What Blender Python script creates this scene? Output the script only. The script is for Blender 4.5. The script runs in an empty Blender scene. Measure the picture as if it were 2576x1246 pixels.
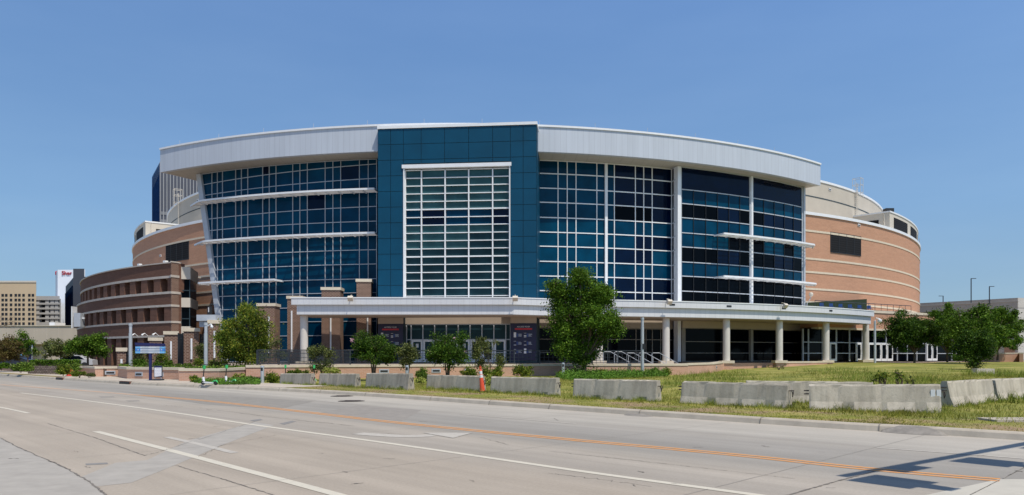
import bpy, math, random
import numpy as np
from mathutils import Vector

# ------------------------------------------------------------------ camera, sky, sun, exposure
S = bpy.context.scene
COL = S.collection
F, CX, HY, EYE = 1839.0, 1288.0, 895.0, 1.75      # focal length / principal column / horizon row of a 2576 px wide frame
cam_d = bpy.data.cameras.new("camera")
cam = bpy.data.objects.new("camera", cam_d)
COL.objects.link(cam)
cam.location = (0, 0, EYE)
cam.rotation_euler = (math.radians(90), 0, 0)
cam_d.sensor_width = 36.0
cam_d.lens = 36.0 * F / 2576.0
cam_d.shift_y = (HY - 623.0) / 2576.0
cam_d.clip_end = 6000
S.camera = cam
SUN = Vector((0.30, -0.37, 0.88)).normalized()     # direction towards the sun
W = bpy.data.worlds.new("World")
S.world = W
W.use_nodes = True
nt = W.node_tree
bg = nt.nodes["Background"]
sky = nt.nodes.new("ShaderNodeTexSky")
sky.sky_type = 'NISHITA'
sky.sun_disc = False
sky.sun_elevation = math.asin(SUN.z)
sky.sun_rotation = math.atan2(SUN.x, SUN.y)
sky.altitude = 350
sky.air_density = 1.5
sky.dust_density = 1.0
sky.ozone_density = 6.0
stc = nt.nodes.new("ShaderNodeTexCoord"); smp = nt.nodes.new("ShaderNodeMapping"); smp.inputs['Location'].default_value = (0, 0, 0.16)
nt.links.new(stc.outputs['Generated'], smp.inputs[0]); nt.links.new(smp.outputs[0], sky.inputs[0])   # a clear summer sky with little paling towards the horizon
stn_ = nt.nodes.new("ShaderNodeMix"); stn_.data_type = 'RGBA'; stn_.blend_type = 'MULTIPLY'; stn_.inputs[0].default_value = 1.0
szz = nt.nodes.new("ShaderNodeSeparateXYZ"); nt.links.new(stc.outputs['Generated'], szz.inputs[0])
srp = nt.nodes.new("ShaderNodeValToRGB"); nt.links.new(szz.outputs[2], srp.inputs[0])
for p_, c_ in ((0.50, (1.14, 1.27, 1.42, 1)), (0.70, (0.62, 0.68, 0.72, 1)), (0.18, (1.22, 1.25, 1.22, 1))):
    el = srp.color_ramp.elements.new(p_); el.color = c_
srp.color_ramp.elements[0].color = (1.16, 1.03, 0.87, 1); srp.color_ramp.elements[-1].color = (0.55, 0.60, 0.66, 1)
cir = nt.nodes.new("ShaderNodeTexNoise"); cmp_ = nt.nodes.new("ShaderNodeMapping"); cmp_.inputs['Scale'].default_value = (2.0, 2.0, 9.0)
nt.links.new(stc.outputs['Generated'], cmp_.inputs[0]); nt.links.new(cmp_.outputs[0], cir.inputs[0]); cir.inputs['Scale'].default_value = 2.2; cir.inputs['Detail'].default_value = 7
crp = nt.nodes.new("ShaderNodeValToRGB"); nt.links.new(cir.outputs[0], crp.inputs[0])
crp.color_ramp.elements[0].position = 0.35; crp.color_ramp.elements[0].color = (0.97, 0.985, 0.99, 1); crp.color_ramp.elements[1].position = 0.75; crp.color_ramp.elements[1].color = (1.07, 1.045, 1.02, 1)
sm2 = nt.nodes.new("ShaderNodeMix"); sm2.data_type = 'RGBA'; sm2.blend_type = 'MULTIPLY'; sm2.inputs[0].default_value = 1.0
nt.links.new(srp.outputs[0], sm2.inputs[6]); nt.links.new(crp.outputs[0], sm2.inputs[7]); nt.links.new(sm2.outputs[2], stn_.inputs[7])
nt.links.new(sky.outputs[0], stn_.inputs[6]); nt.links.new(stn_.outputs[2], bg.inputs[0])
bg.inputs[1].default_value = 0.12
sd = bpy.data.lights.new("sun", 'SUN')
sd.energy = 4.3
sd.angle = math.radians(0.5)
sd.color = (1.0, 0.93, 0.82)
so = bpy.data.objects.new("sun", sd)
COL.objects.link(so)
so.rotation_euler = SUN.to_track_quat('Z', 'Y').to_euler()
S.view_settings.view_transform = 'Standard'
S.view_settings.look = 'None'
S.view_settings.exposure = 0.0
S.view_settings.gamma = 1.0

# ------------------------------------------------------------------ helpers
def P(px, py, d): return Vector(((px - CX) / F * d, d, EYE + (HY - py) / F * d))
def G(px, py, z=0.0):
    d = (EYE - z) * F / (py - HY)
    return Vector(((px - CX) / F * d, d, z))
def tpx(px, R, C):
    u = (px - CX) / F
    a = u * u + 1; b = -2 * (u * C[0] + C[1]); c = C[0] ** 2 + C[1] ** 2 - R * R
    d = (-b - math.sqrt(max(0.0, b * b - 4 * a * c))) / (2 * a)
    return math.atan2(u * d - C[0], C[1] - d)
def AP(C, R, t, z=0.0): return Vector((C[0] + R * math.sin(t), C[1] - R * math.cos(t), z))
def zon(px, py, R, C): return EYE + (HY - py) / F * AP(C, R, tpx(px, R, C)).y
def lerp(a, b, k): return a + (b - a) * k

BASE = {}
def tag(o, label=None, cat=None, group=None, kind=None):
    if label: o['label'] = label
    if cat: o['category'] = cat
    if group: o['group'] = group
    if kind: o['kind'] = kind
    return o
def thing(name, label, cat, loc, group=None):
    o = bpy.data.objects.new(name, None)
    o.empty_display_size = 0.2
    COL.objects.link(o)
    o.location = loc
    BASE[o] = Vector(loc)
    return tag(o, label, cat, group)

class MB:
    def __init__(s): s.v = []; s.f = []; s.m = []; s.uv = []
    def face(s, pts, m=0, uv=None):
        b = len(s.v)
        pts = [Vector(p) for p in pts]
        s.v += pts
        s.f.append(list(range(b, b + len(pts))))
        s.m.append(m)
        if uv is None:
            n = (pts[1] - pts[0]).cross(pts[2] - pts[0])
            if n.length < 1e-9 and len(pts) > 3: n = (pts[2] - pts[0]).cross(pts[3] - pts[0])
            if n.length > 0: n.normalize()
            if abs(n.z) < 0.7:
                t = Vector((-n.y, n.x)); t = t / max(1e-6, t.length)
                uv = [(p.x * t.x + p.y * t.y, p.z) for p in pts]
            else: uv = [(p.x, p.y) for p in pts]
        s.uv += uv
        return s
    def hexa(s, q, m=0, mtop=None):          # q: 4 bottom (ccw from above) + 4 top
        b, t = q[:4], q[4:]
        s.face([b[3], b[2], b[1], b[0]], m); s.face(t, m if mtop is None else mtop)
        for i in range(4):
            j = (i + 1) % 4
            s.face([b[i], b[j], t[j], t[i]], m)
        return s
    def box(s, x0, x1, y0, y1, z0, z1, m=0, mtop=None):
        q = [(x0, y0), (x1, y0), (x1, y1), (x0, y1)]
        return s.hexa([Vector((x, y, z0)) for x, y in q] + [Vector((x, y, z1)) for x, y in q], m, mtop)
    def obox(s, o, e, n, u0, u1, w0, w1, z0, z1, m=0, mtop=None):   # frame: origin o, along e, outward n
        q = [o + e * u0 + n * w1, o + e * u1 + n * w1, o + e * u1 + n * w0, o + e * u0 + n * w0]
        return s.hexa([Vector((p[0], p[1], z0)) for p in q] + [Vector((p[0], p[1], z1)) for p in q], m, mtop)
    def prism(s, poly, z0, z1, m=0, mtop=None):
        A = sum(poly[i][0] * poly[(i + 1) % len(poly)][1] - poly[(i + 1) % len(poly)][0] * poly[i][1] for i in range(len(poly)))
        if A < 0: poly = poly[::-1]
        n = len(poly)
        s.face([(p[0], p[1], z1) for p in poly], m if mtop is None else mtop)
        s.face([(p[0], p[1], z0) for p in poly[::-1]], m)
        for i in range(n):
            a, b = poly[i], poly[(i + 1) % n]
            s.face([(a[0], a[1], z0), (b[0], b[1], z0), (b[0], b[1], z1), (a[0], a[1], z1)], m)
        return s
    def bar(s, p0, p1, w, h, m=0, up=Vector((0, 0, 1))):
        p0, p1 = Vector(p0), Vector(p1)
        d = (p1 - p0).normalized()
        if abs(d.dot(up)) > 0.99: up = Vector((0, 1, 0))
        a = d.cross(up).normalized() * (w / 2); b = a.cross(d).normalized() * (h / 2)
        q = [p0 - a - b, p0 + a - b, p1 + a - b, p1 - a - b]
        return s.hexa(q + [p + b * 2 for p in q], m)
    def tube(s, pts, r, n=8, m=0, caps=True):
        pts = [Vector(p) for p in pts]
        rs = r if isinstance(r, (list, tuple)) else [r] * len(pts)
        rings = []
        for i, p in enumerate(pts):
            d = (pts[min(i + 1, len(pts) - 1)] - pts[max(i - 1, 0)]).normalized()
            up = Vector((0, 0, 1)) if abs(d.z) < 0.9 else Vector((1, 0, 0))
            a = d.cross(up).normalized(); b = a.cross(d)
            rings.append([p + (a * math.cos(k * 2 * math.pi / n) + b * math.sin(k * 2 * math.pi / n)) * rs[i] for k in range(n)])
        for i in range(len(rings) - 1):
            for k in range(n):
                l = (k + 1) % n
                s.face([rings[i][k], rings[i + 1][k], rings[i + 1][l], rings[i][l]], m)
        if caps:
            s.face(rings[0], m); s.face(rings[-1][::-1], m)
        return s
    def lathe(s, c, prof, n=20, m=0, ms=None):        # prof: (r, z) going up
        c = Vector(c)
        for i in range(len(prof) - 1):
            (r0, z0), (r1, z1) = prof[i], prof[i + 1]
            mm = ms[i] if ms else m
            for k in range(n):
                a, b = k * 2 * math.pi / n, (k + 1) * 2 * math.pi / n
                q = [c + Vector((r0 * math.cos(a), r0 * math.sin(a), z0)), c + Vector((r0 * math.cos(b), r0 * math.sin(b), z0)),
                     c + Vector((r1 * math.cos(b), r1 * math.sin(b), z1)), c + Vector((r1 * math.cos(a), r1 * math.sin(a), z1))]
                if r0 < 1e-5: q = [q[0], q[2], q[3]]
                elif r1 < 1e-5: q = q[:3]
                s.face(q, mm, [(a * max(r0, r1), z0)] * 1 + [(b * max(r0, r1), z0)] + [(b * max(r0, r1), z1)] * (len(q) - 2) if len(q) == 3 else
                       [(a * max(r0, r1), z0), (b * max(r0, r1), z0), (b * max(r0, r1), z1), (a * max(r0, r1), z1)])
        return s
    def arc(s, C, R0, R1, t0, t1, z0, z1, n, m=0, mtop=None, z0b=None):   # solid ring sector, R1 outer
        for i in range(n):
            a, b = lerp(t0, t1, i / n), lerp(t0, t1, (i + 1) / n)
            o0, o1, i0, i1 = AP(C, R1, a), AP(C, R1, b), AP(C, R0, a), AP(C, R0, b)
            V = lambda p, z: Vector((p.x, p.y, z))
            s.face([V(o0, z0), V(o1, z0), V(o1, z1), V(o0, z1)], m, [(R1 * a, z0), (R1 * b, z0), (R1 * b, z1), (R1 * a, z1)])
            s.face([V(i1, z0), V(i0, z0), V(i0, z1), V(i1, z1)], m, [(R0 * b, z0), (R0 * a, z0), (R0 * a, z1), (R0 * b, z1)])
            s.face([V(o0, z1), V(o1, z1), V(i1, z1), V(i0, z1)], m if mtop is None else mtop)
            s.face([V(i0, z0), V(i1, z0), V(o1, z0), V(o0, z0)], m, [(R0 * a, R0), (R0 * b, R0), (R1 * b, R1), (R1 * a, R1)])
            if i == 0: s.face([V(i0, z0), V(o0, z0), V(o0, z1), V(i0, z1)], m)
            if i == n - 1: s.face([V(o1, z0), V(i1, z0), V(i1, z1), V(o1, z1)], m)
        return s
    def rbox(s, C, R0, R1, t, w, z0, z1, m=0):
        e = Vector((math.cos(t), math.sin(t))); nn = Vector((math.sin(t), -math.cos(t)))
        o = Vector((C[0], C[1]))
        return s.obox(o, e, nn, -w / 2, w / 2, R0, R1, z0, z1, m)
    def build(s, name, mats, parent=None, smooth=False):
        me = bpy.data.meshes.new(name)
        off = BASE.get(parent, Vector((0, 0, 0))) if parent else Vector((0, 0, 0))
        me.from_pydata([tuple(v - off) for v in s.v], [], s.f)
        for mm in (mats if isinstance(mats, (list, tuple)) else [mats]): me.materials.append(mm)
        me.polygons.foreach_set("material_index", s.m)
        if smooth: me.polygons.foreach_set("use_smooth", [True] * len(s.f))
        uvl = me.uv_layers.new(name="UVMap")
        uvl.data.foreach_set("uv", [c for uv in s.uv for c in uv])
        me.update()
        o = bpy.data.objects.new(name, me)
        COL.objects.link(o)
        if parent:
            o.parent = parent
            BASE[o] = off
        else: BASE[o] = Vector((0, 0, 0))
        return o

def recenter(o):
    """put a top-level mesh's origin at the base of its own box"""
    me = o.data
    co = np.empty(len(me.vertices) * 3); me.vertices.foreach_get("co", co); co = co.reshape(-1, 3)
    c = np.array([(co[:, 0].min() + co[:, 0].max()) / 2, (co[:, 1].min() + co[:, 1].max()) / 2, co[:, 2].min()])
    me.vertices.foreach_set("co", (co - c).ravel()); o.location = c; me.update()
    return o
def np_mesh(name, V, Fc, mat, parent=None, k=4):
    """big loose meshes (leaves, blades) straight from arrays; Fc: faces of k corners in order"""
    off = BASE.get(parent, Vector((0, 0, 0))) if parent else Vector((0, 0, 0))
    V = V - np.array(off)
    me = bpy.data.meshes.new(name)
    nf = len(V) // k
    me.vertices.add(len(V)); me.vertices.foreach_set("co", V.astype(np.float32).ravel())
    me.loops.add(len(V)); me.loops.foreach_set("vertex_index", np.arange(len(V), dtype=np.int32))
    me.polygons.add(nf); me.polygons.foreach_set("loop_start", np.arange(0, len(V), k, dtype=np.int32))
    me.polygons.foreach_set("loop_total", np.full(nf, k, dtype=np.int32))
    me.materials.append(mat)
    me.update(calc_edges=True); me.validate()
    o = bpy.data.objects.new(name, me)
    COL.objects.link(o)
    if parent: o.parent = parent; BASE[o] = off
    return o
def copy_tree(o, loc, rz=None, label=None, group=None, scale=None):
    r = o.copy(); COL.objects.link(r); r.location = loc
    if rz is not None: r.rotation_euler = (0, 0, rz)
    if scale is not None: r.scale = scale
    if label: r['label'] = label
    if group: r['group'] = group
    for ch in list(o.children):
        c = ch.copy(); COL.objects.link(c); c.parent = r
        for g in list(ch.children):
            d = g.copy(); COL.objects.link(d); d.parent = c
    return r

# ------------------------------------------------------------------ materials
def new_mat(name):
    m = bpy.data.materials.new(name); m.use_nodes = True
    return m, m.node_tree, m.node_tree.nodes["Principled BSDF"]
def node(t, kind, **kw):
    n = t.nodes.new(kind)
    for k, v in kw.items():
        if isinstance(v, (int, float, tuple)) and k in n.inputs: n.inputs[k].default_value = v
        else: setattr(n, k, v)
    return n
def coords(t, scale=(1, 1, 1), rot=(0, 0, 0), kind='Object'):
    tc = node(t, "ShaderNodeTexCoord"); mp = node(t, "ShaderNodeMapping")
    mp.inputs['Scale'].default_value = scale; mp.inputs['Rotation'].default_value = rot
    t.links.new(tc.outputs[kind], mp.inputs[0])
    return mp.outputs[0]
def mixc(t, fac, a, b, mode='MIX'):
    n = t.nodes.new("ShaderNodeMix"); n.data_type = 'RGBA'; n.blend_type = mode
    for sock, v in ((n.inputs[0], fac), (n.inputs[6], a), (n.inputs[7], b)):
        if hasattr(v, 'node'): t.links.new(v, sock)
        elif isinstance(v, tuple): sock.default_value = (*v[:3], 1)
        else: sock.default_value = v
    return n.outputs[2]
def ramp(t, fac, stops):
    n = t.nodes.new("ShaderNodeValToRGB")
    e = n.color_ramp.elements
    while len(e) < len(stops): e.new(0.5)
    for el, (p, c) in zip(e, stops):
        el.position = p; el.color = (*c, 1) if isinstance(c, tuple) else (c, c, c, 1)
    t.links.new(fac, n.inputs[0])
    return n.outputs[0]
def noise(t, vec, scale, detail=4, rough=0.55):
    n = node(t, "ShaderNodeTexNoise"); n.inputs['Scale'].default_value = scale
    n.inputs['Detail'].default_value = detail; n.inputs['Roughness'].default_value = rough
    t.links.new(vec, n.inputs[0]); return n.outputs[0]
def sc(c, k): return tuple(min(1, x * k) for x in c)
def plain(name, c, rough=0.6, var=0.12, scale=1.5, metal=0.0, stretch=(1, 1, 1), spec=0.5, bump=0.0):
    m, t, p = new_mat(name)
    v = coords(t, stretch)
    f = noise(t, v, scale)
    r = ramp(t, f, [(0.3, sc(c, 1 - var)), (0.7, sc(c, 1 + var))])
    t.links.new(r, p.inputs['Base Color'])
    p.inputs['Roughness'].default_value = rough; p.inputs['Metallic'].default_value = metal
    p.inputs['Specular IOR Level'].default_value = spec
    if bump:
        b = node(t, "ShaderNodeBump"); b.inputs['Strength'].default_value = bump; b.inputs['Distance'].default_value = 0.02
        t.links.new(noise(t, v, scale * 8), b.inputs['Height']); t.links.new(b.outputs[0], p.inputs['Normal'])
    return m
def brick(name, c1, c2, mortar, w=0.30, h=0.10, ms=0.012, off=0.5, rough=0.85, var=0.16, nsc=(0.35, 0.35, 2.2)):
    m, t, p = new_mat(name)
    tc = node(t, "ShaderNodeTexCoord")
    b = node(t, "ShaderNodeTexBrick"); b.offset = off
    t.links.new(tc.outputs['UV'], b.inputs[0])
    b.inputs['Color1'].default_value = (*c1, 1); b.inputs['Color2'].default_value = (*c2, 1); b.inputs['Mortar'].default_value = (*mortar, 1)
    b.inputs['Scale'].default_value = 1; b.inputs['Mortar Size'].default_value = ms
    b.inputs['Brick Width'].default_value = w; b.inputs['Row Height'].default_value = h
    v = coords(t, nsc)
    f = ramp(t, noise(t, v, 1.2, 5, 0.6), [(0.25, 1 - var), (0.75, 1 + var * 0.6)])
    t.links.new(mixc(t, 1.0, b.outputs[0], f, 'MULTIPLY'), p.inputs['Base Color'])
    p.inputs['Roughness'].default_value = rough; p.inputs['Specular IOR Level'].default_value = 0.25
    return m
def panelled(name, c, seam, w, h, ms=0.015, rough=0.45, var=0.05, metal=0.0, off=0.0):
    return brick(name, c, sc(c, 0.97), seam, w, h, ms, off, rough, var, (1.6, 1.6, 0.12))
def glassy(name, c, rough=0.04, var=0.35, spec=0.2):
    m, t, p = new_mat(name)
    g = node(t, "ShaderNodeNewGeometry")
    r = ramp(t, g.outputs['Random Per Island'], [(0.0, sc(c, 1 - var)), (0.5, c), (1.0, sc(c, 1 + var))])
    v = coords(t, (0.5, 0.5, 0.5))
    r2 = ramp(t, noise(t, v, 1.0, 3), [(0.35, 0.75), (0.65, 1.15)])
    t.links.new(mixc(t, 1.0, r, r2, 'MULTIPLY'), p.inputs['Base Color'])
    p.inputs['Roughness'].default_value = rough; p.inputs['Specular IOR Level'].default_value = spec
    nb = node(t, "ShaderNodeBump"); nb.inputs['Strength'].default_value = 0.03; nb.inputs['Distance'].default_value = 0.2
    t.links.new(noise(t, v, 1.4, 2), nb.inputs['Height']); t.links.new(nb.outputs[0], p.inputs['Normal'])
    return m
def leafy(name, c1, c2, c3, trans=0.25):
    m, t, p = new_mat(name)
    g = node(t, "ShaderNodeNewGeometry")
    r = ramp(t, g.outputs['Random Per Island'], [(0.0, c1), (0.55, c2), (1.0, c3)])
    v = coords(t)
    r2 = ramp(t, noise(t, v, 1.1, 3), [(0.32, 0.50), (0.68, 1.45)])
    colr = mixc(t, 1.0, r, r2, 'MULTIPLY')
    t.links.new(colr, p.inputs['Base Color']); p.inputs['Roughness'].default_value = 0.5
    p.inputs['Specular IOR Level'].default_value = 0.12
    tr = node(t, "ShaderNodeBsdfTranslucent"); t.links.new(colr, tr.inputs[0])
    mx = node(t, "ShaderNodeMixShader"); mx.inputs[0].default_value = trans
    t.links.new(p.outputs[0], mx.inputs[1]); t.links.new(tr.outputs[0], mx.inputs[2])
    t.links.new(mx.outputs[0], t.nodes["Material Output"].inputs[0])
    return m

M = {}
M['fascia'] = panelled('silver_fascia', (0.49, 0.53, 0.59), (0.40, 0.43, 0.48), 0.62, 40, 0.02, 0.45, 0.08)
M['soffit'] = panelled('soffit_metal', (0.46, 0.43, 0.38), (0.33, 0.31, 0.28), 1.3, 40, 0.02, 0.55, 0.08)
M['white'] = plain('white_metal', (0.74, 0.75, 0.76), 0.4, 0.04, 2)
M['mull'] = plain('mullion_metal', (0.44, 0.47, 0.51), 0.4, 0.05, 2)
M['silver'] = plain('silver_metal', (0.42, 0.45, 0.49), 0.45, 0.06, 2)
M['teal'] = glassy('teal_glass', (0.0, 0.040, 0.084), 0.04, 0.14, 0.10)
M['deep'] = glassy('deep_blue_glass', (0.0, 0.031, 0.070), 0.04, 0.16, 0.10)
M['navy'] = glassy('navy_glass', (0.0, 0.005, 0.022), 0.04, 0.3, 0.12)
M['black'] = glassy('black_glass', (0.001, 0.002, 0.004), 0.05, 0.5, 0.05)
M['blind'] = glassy('glass_over_blind', (0.030, 0.085, 0.095), 0.12, 0.10, 0.12)
M['slate'] = glassy('slate_glass', (0.012, 0.036, 0.046), 0.06, 0.2, 0.10)
M['bluepanel'] = plain('blue_cladding', (0.0, 0.052, 0.105), 0.45, 0.10, 0.5, spec=0.25)
M['seam'] = plain('dark_joint', (0.02, 0.045, 0.06), 0.8, 0.1)
M['brickO'] = brick('orange_brick', (0.44, 0.230, 0.140), (0.50, 0.272, 0.170), (0.46, 0.285, 0.20), var=0.10)
M['brickD'] = brick('dark_brick', (0.122, 0.055, 0.036), (0.168, 0.078, 0.053), (0.16, 0.105, 0.078), var=0.14)
M['brickP'] = brick('pillar_brick', (0.090, 0.042, 0.029), (0.165, 0.085, 0.060), (0.27, 0.19, 0.145), 0.32, 0.13, 0.03, var=0.1)
M['brickW'] = brick('wall_brick', (0.49, 0.27, 0.18), (0.55, 0.32, 0.225), (0.54, 0.38, 0.29), 0.3, 0.1, 0.012, var=0.09)
M['stone'] = plain('cast_stone', (0.60, 0.52, 0.40), 0.8, 0.08, 3)
M['stoneB'] = plain('weathered_stone_band', (0.49, 0.44, 0.385), 0.85, 0.12, 2)
M['cream'] = plain('cream_panel', (0.57, 0.52, 0.44), 0.7, 0.05, 0.8)
M['beige'] = plain('beige_drum_panel', (0.47, 0.42, 0.345), 0.7, 0.05, 0.5)
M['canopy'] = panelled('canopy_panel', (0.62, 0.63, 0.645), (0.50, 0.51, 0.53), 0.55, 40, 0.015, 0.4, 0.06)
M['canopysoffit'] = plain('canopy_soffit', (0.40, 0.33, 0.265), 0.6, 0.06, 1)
M['column'] = plain('column_stone', (0.57, 0.54, 0.49), 0.75, 0.05, 2)
M['louver'] = brick('dark_louver', (0.005, 0.005, 0.006), (0.006, 0.006, 0.007), (0.02, 0.02, 0.023), 60, 0.3, 0.035, 0, 0.8, 0.1)
M['dark'] = plain('dark_metal', (0.015, 0.016, 0.018), 0.5, 0.1)
M['dim'] = plain('frame_paint_with_shade', (0.22, 0.20, 0.175), 0.6, 0.06)  # shade under the canopy is put into this darker frame colour
M['rail'] = plain('rail_paint', (0.028, 0.034, 0.045), 0.45, 0.1)
M['steel'] = plain('brushed_steel', (0.55, 0.56, 0.57), 0.3, 0.05, 3, metal=0.5)
M['poster'] = plain('navy_poster', (0.005, 0.005, 0.035), 0.5, 0.1)
M['red'] = plain('red_print', (0.42, 0.012, 0.02), 0.5, 0.1)
M['ink'] = plain('pale_print', (0.62, 0.62, 0.63), 0.5, 0.05)
M['inkblue'] = plain('blue_print', (0.02, 0.05, 0.18), 0.5, 0.1)
# ------------------------------------------------------------------ the arena
C = (-6.0, 147.0)          # centre of the curved glass front
D = (2.5, 165.0)           # centre of the brick drum behind it
RG, RF = 68.2, 71.0
FLOOR = 1.05
rnd = random.Random(7)
arena = thing("arena_building", "huge round arena with blue portal, curved glass front and silver roof band", "arena", (-6.0, 100.0, 0.0))
def E(z): return z + EYE

# roof fascia, soffit, roof
tF0, tF1 = tpx(403, RF, C), tpx(2064, RF, C)
b = MB().arc(C, RF - 0.5, RF, tF0, tF1, 23.12, 25.72, 90)
b.build("roof_fascia", M['fascia'], arena)
MB().arc(C, RF - 0.7, RF + 0.12, tF0, tF1, 25.72, 25.92, 90).build("roof_coping", M['white'], arena)
MB().arc(C, 64.0, RF - 0.52, tF0, tF1, 23.16, 23.30, 90).build("soffit", M['soffit'], arena)
MB().arc(C, 20.0, RF - 0.72, tF0 * 0.98, tF1 * 0.98, 25.3, 25.5, 60).build("roof", M['beige'], arena)

# curtain walls -----------------------------------------------------------
def curtain(Cc, R, cols, rows, pick, tl=None, vw=0.06, hw=0.07, vm='mull', hm='mull', proud=0.08, thinv=False, name="window", lastc=True, lastr=True):
    ZF = lambda z, t: z if not isinstance(z, tuple) else z[0] + (z[1] - z[0]) * (t - colsL[0]) / (colsL[-1] - colsL[0])
    R_ = rows; rows = [z if not isinstance(z, tuple) else max(z) for z in rows]
    fr, pn = MB(), MB()
    mats = ['teal', 'deep', 'navy', 'black', 'blind', 'slate']
    cl = (lambda t, z: max(t, tl(z))) if tl else (lambda t, z: t)
    for j, t in enumerate(cols):
        z1, z0 = rows[0], rows[-1]
        if tl:
            if t < tl(z1) - 1e-6: continue
            if t < tl(z0):
                lo, hi = z0, z1
                for _ in range(20):
                    mid = (lo + hi) / 2
                    if tl(mid) > t: lo = mid
                    else: hi = mid
                z0 = hi
        edge = j in (0, len(cols) - 1)
        if j == len(cols) - 1 and not lastc: continue
        z1 = ZF(R_[0], t)
        fr.rbox(Cc, R - 0.05, R + proud, t, vw if (edge or not thinv) else 0.05, z0, z1, 0 if (edge or not thinv) else 1)
    for i, z in enumerate(rows):
        a, bb = cl(cols[0], z), cols[-1]
        if i == len(rows) - 1 and not lastr: continue
        if isinstance(R_[i], tuple):
            for j in range(len(cols) - 1):
                a, bb = cl(cols[j], z), cols[j + 1]
                if bb - a > 0.001: fr.bar(AP(Cc, R + 0.01, a, ZF(R_[i], a)), AP(Cc, R + 0.01, bb, ZF(R_[i], bb)), proud + 0.02, hw)
            continue
        if bb - a > 0.001: fr.arc(Cc, R - 0.04, R + proud - 0.02, a, bb, z - hw / 2, z + hw / 2, max(2, len(cols) - 1))
    for i in range(len(rows) - 1):
        zt, zb = rows[i], rows[i + 1]
        for j in range(len(cols) - 1):
            a0, a1, b1 = cl(cols[j], zb), cl(cols[j], zt), cols[j + 1]
            if b1 - min(a0, a1) < 0.002: continue
            a0, a1 = min(a0, b1), min(a1, b1)
            pn.face([AP(Cc, R, a0, ZF(R_[i + 1], a0)), AP(Cc, R, b1, ZF(R_[i + 1], b1)), AP(Cc, R, b1, ZF(R_[i], b1)), AP(Cc, R, a1, ZF(R_[i], a1))], mats.index(pick(i, j)))
    w = fr.build(name, [M[vm], M['dark']], arena)
    pn.build("pane", [M[k] for k in mats], w)
    return w
pxs = [509, 534, 547.6, 560.5, 593.6, 608, 624, 661.5, 678, 695, 737, 755, 773.7, 818.5, 838, 857.6, 904.5, 926.7, 947.7]
colsL = [tpx(p, RG, C) for p in pxs]
tA, tB = tpx(509, RG, C), tpx(557, RG, C)
def rake(z): return tA + (E(21.3) - z) / (21.3 - 4.98) * (tB - tA)
strips = [[21.33, (20.05, 20.80), (18.78, 19.25), 17.75], [17.75, (15.95, 16.2), 14.6, 13.07], [13.07, 11.5, 9.95, 8.35], [8.35, 6.85, 5.3, 3.75], [3.75, 2.2, 0.65, -0.7]]
def pickL(si):
    def f(i, j):
        k = rnd.random()
        if si in (1, 2) and i == 1: return 'teal' if k < 0.7 else 'deep'
        if i == 2: return 'teal' if k < 0.6 else 'deep'
        return 'deep' if k < 0.70 else ('teal' if k < 0.97 else 'navy')
    return f
for g in range(6):
    for si, rws in enumerate(strips):
        curtain(C, RG, colsL[g * 3:g * 3 + 4], [E(z) if not isinstance(z, tuple) else (E(z[0]), E(z[1])) for z in rws], pickL(si), rake if g < 2 else None, lastc=(g == 5), lastr=(si == 4))
# raked silver edge of the left end
zt, zb = 23.10, FLOOR
b = MB()
w0, w1 = 0.0, 0.72 / RG
q = []
for z in (zb, zt):
    a = rake(z)
    q += [AP(C, RG + 0.3, a - w1, z), AP(C, RG + 0.3, a, z), AP(C, RG - 0.6, a, z), AP(C, RG - 0.6, a - w1, z)]
b.hexa(q)
b.build("raked_end_post", M['silver'], arena)
# wall closing the left end behind the glass
b = MB()
q = []
for z in (0.0, 23.1):
    a = rake(z) + 0.002
    q += [AP(C, RG - 0.6, a - 0.006, z), AP(C, RG - 0.6, a, z), AP(C, 52.0, a, z), AP(C, 52.0, a - 0.006, z)]
b.hexa(q); b.build("end_wall", M['beige'], arena)

RM = 67.8
pxm = [1351, 1403.5, 1426.5, 1448.7, 1501, 1523, 1545, 1597.8, 1618.8, 1640, 1689]
colsM = [tpx(p, RM, C) for p in pxm]
stripsM = [[21.33, 19.9, 18.3, 16.75, 15.1], [15.1, 13.5, 11.95, 10.3], [10.3, 8.7, 7.1, 5.5], [5.5, 3.9]]
def pickM(c0, si):  # pane colours stand in for reflections: sky at left, dark at right
    def f(i, j):
        k = rnd.random(); c = c0 + j
        if c < 6:
            if si == 0 and i == 0: return 'deep'
            return 'teal' if k < 0.8 else ('deep' if si < 3 else 'slate')
        if si == 0: return 'navy' if i < 3 else ('navy' if k < 0.6 else 'black')
        if si == 1: return ['deep', 'navy' if k < 0.5 else 'deep', 'navy' if c < 9 else 'teal'][min(i, 2)]
        if si == 2: return ['deep', 'navy', 'navy'][min(i, 2)]
        return 'black'
    return f
for c0, c1 in ((0, 3), (3, 6), (6, 9), (9, 10)):
    for si, rws in enumerate(stripsM):
        curtain(C, RM, colsM[c0:c1 + 1], [E(z) for z in rws], pickM(c0, si), None, 0.09, 0.11, 'white', 'white', lastc=(c0 == 9), lastr=(si == 3))
MB().rbox(C, RM - 0.05, RM + 0.25, tpx(1523.5, RM, C), 0.30, E(3.9), 23.1).build("mullion", M['white'], arena)
RR = 69.1
rowsR = [21.33, 18.8, 17.2, 15.6, 13.9, 12.3, 10.6, 9.0, 7.3, 6.0, 4.4]
typ = [['navy'], ['teal', 'teal', 'deep'], ['black', 'black', 'navy', 'teal'], ['teal', 'deep'], ['teal', 'black', 'deep', 'black'],
       ['black', 'black', 'navy'], ['teal', 'deep'], ['black'], ['black'], ['black']]
def colsR(a, bb, n): return [lerp(tpx(a, RR, C), tpx(bb, RR, C), k / n) for k in range(n + 1)]
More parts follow.
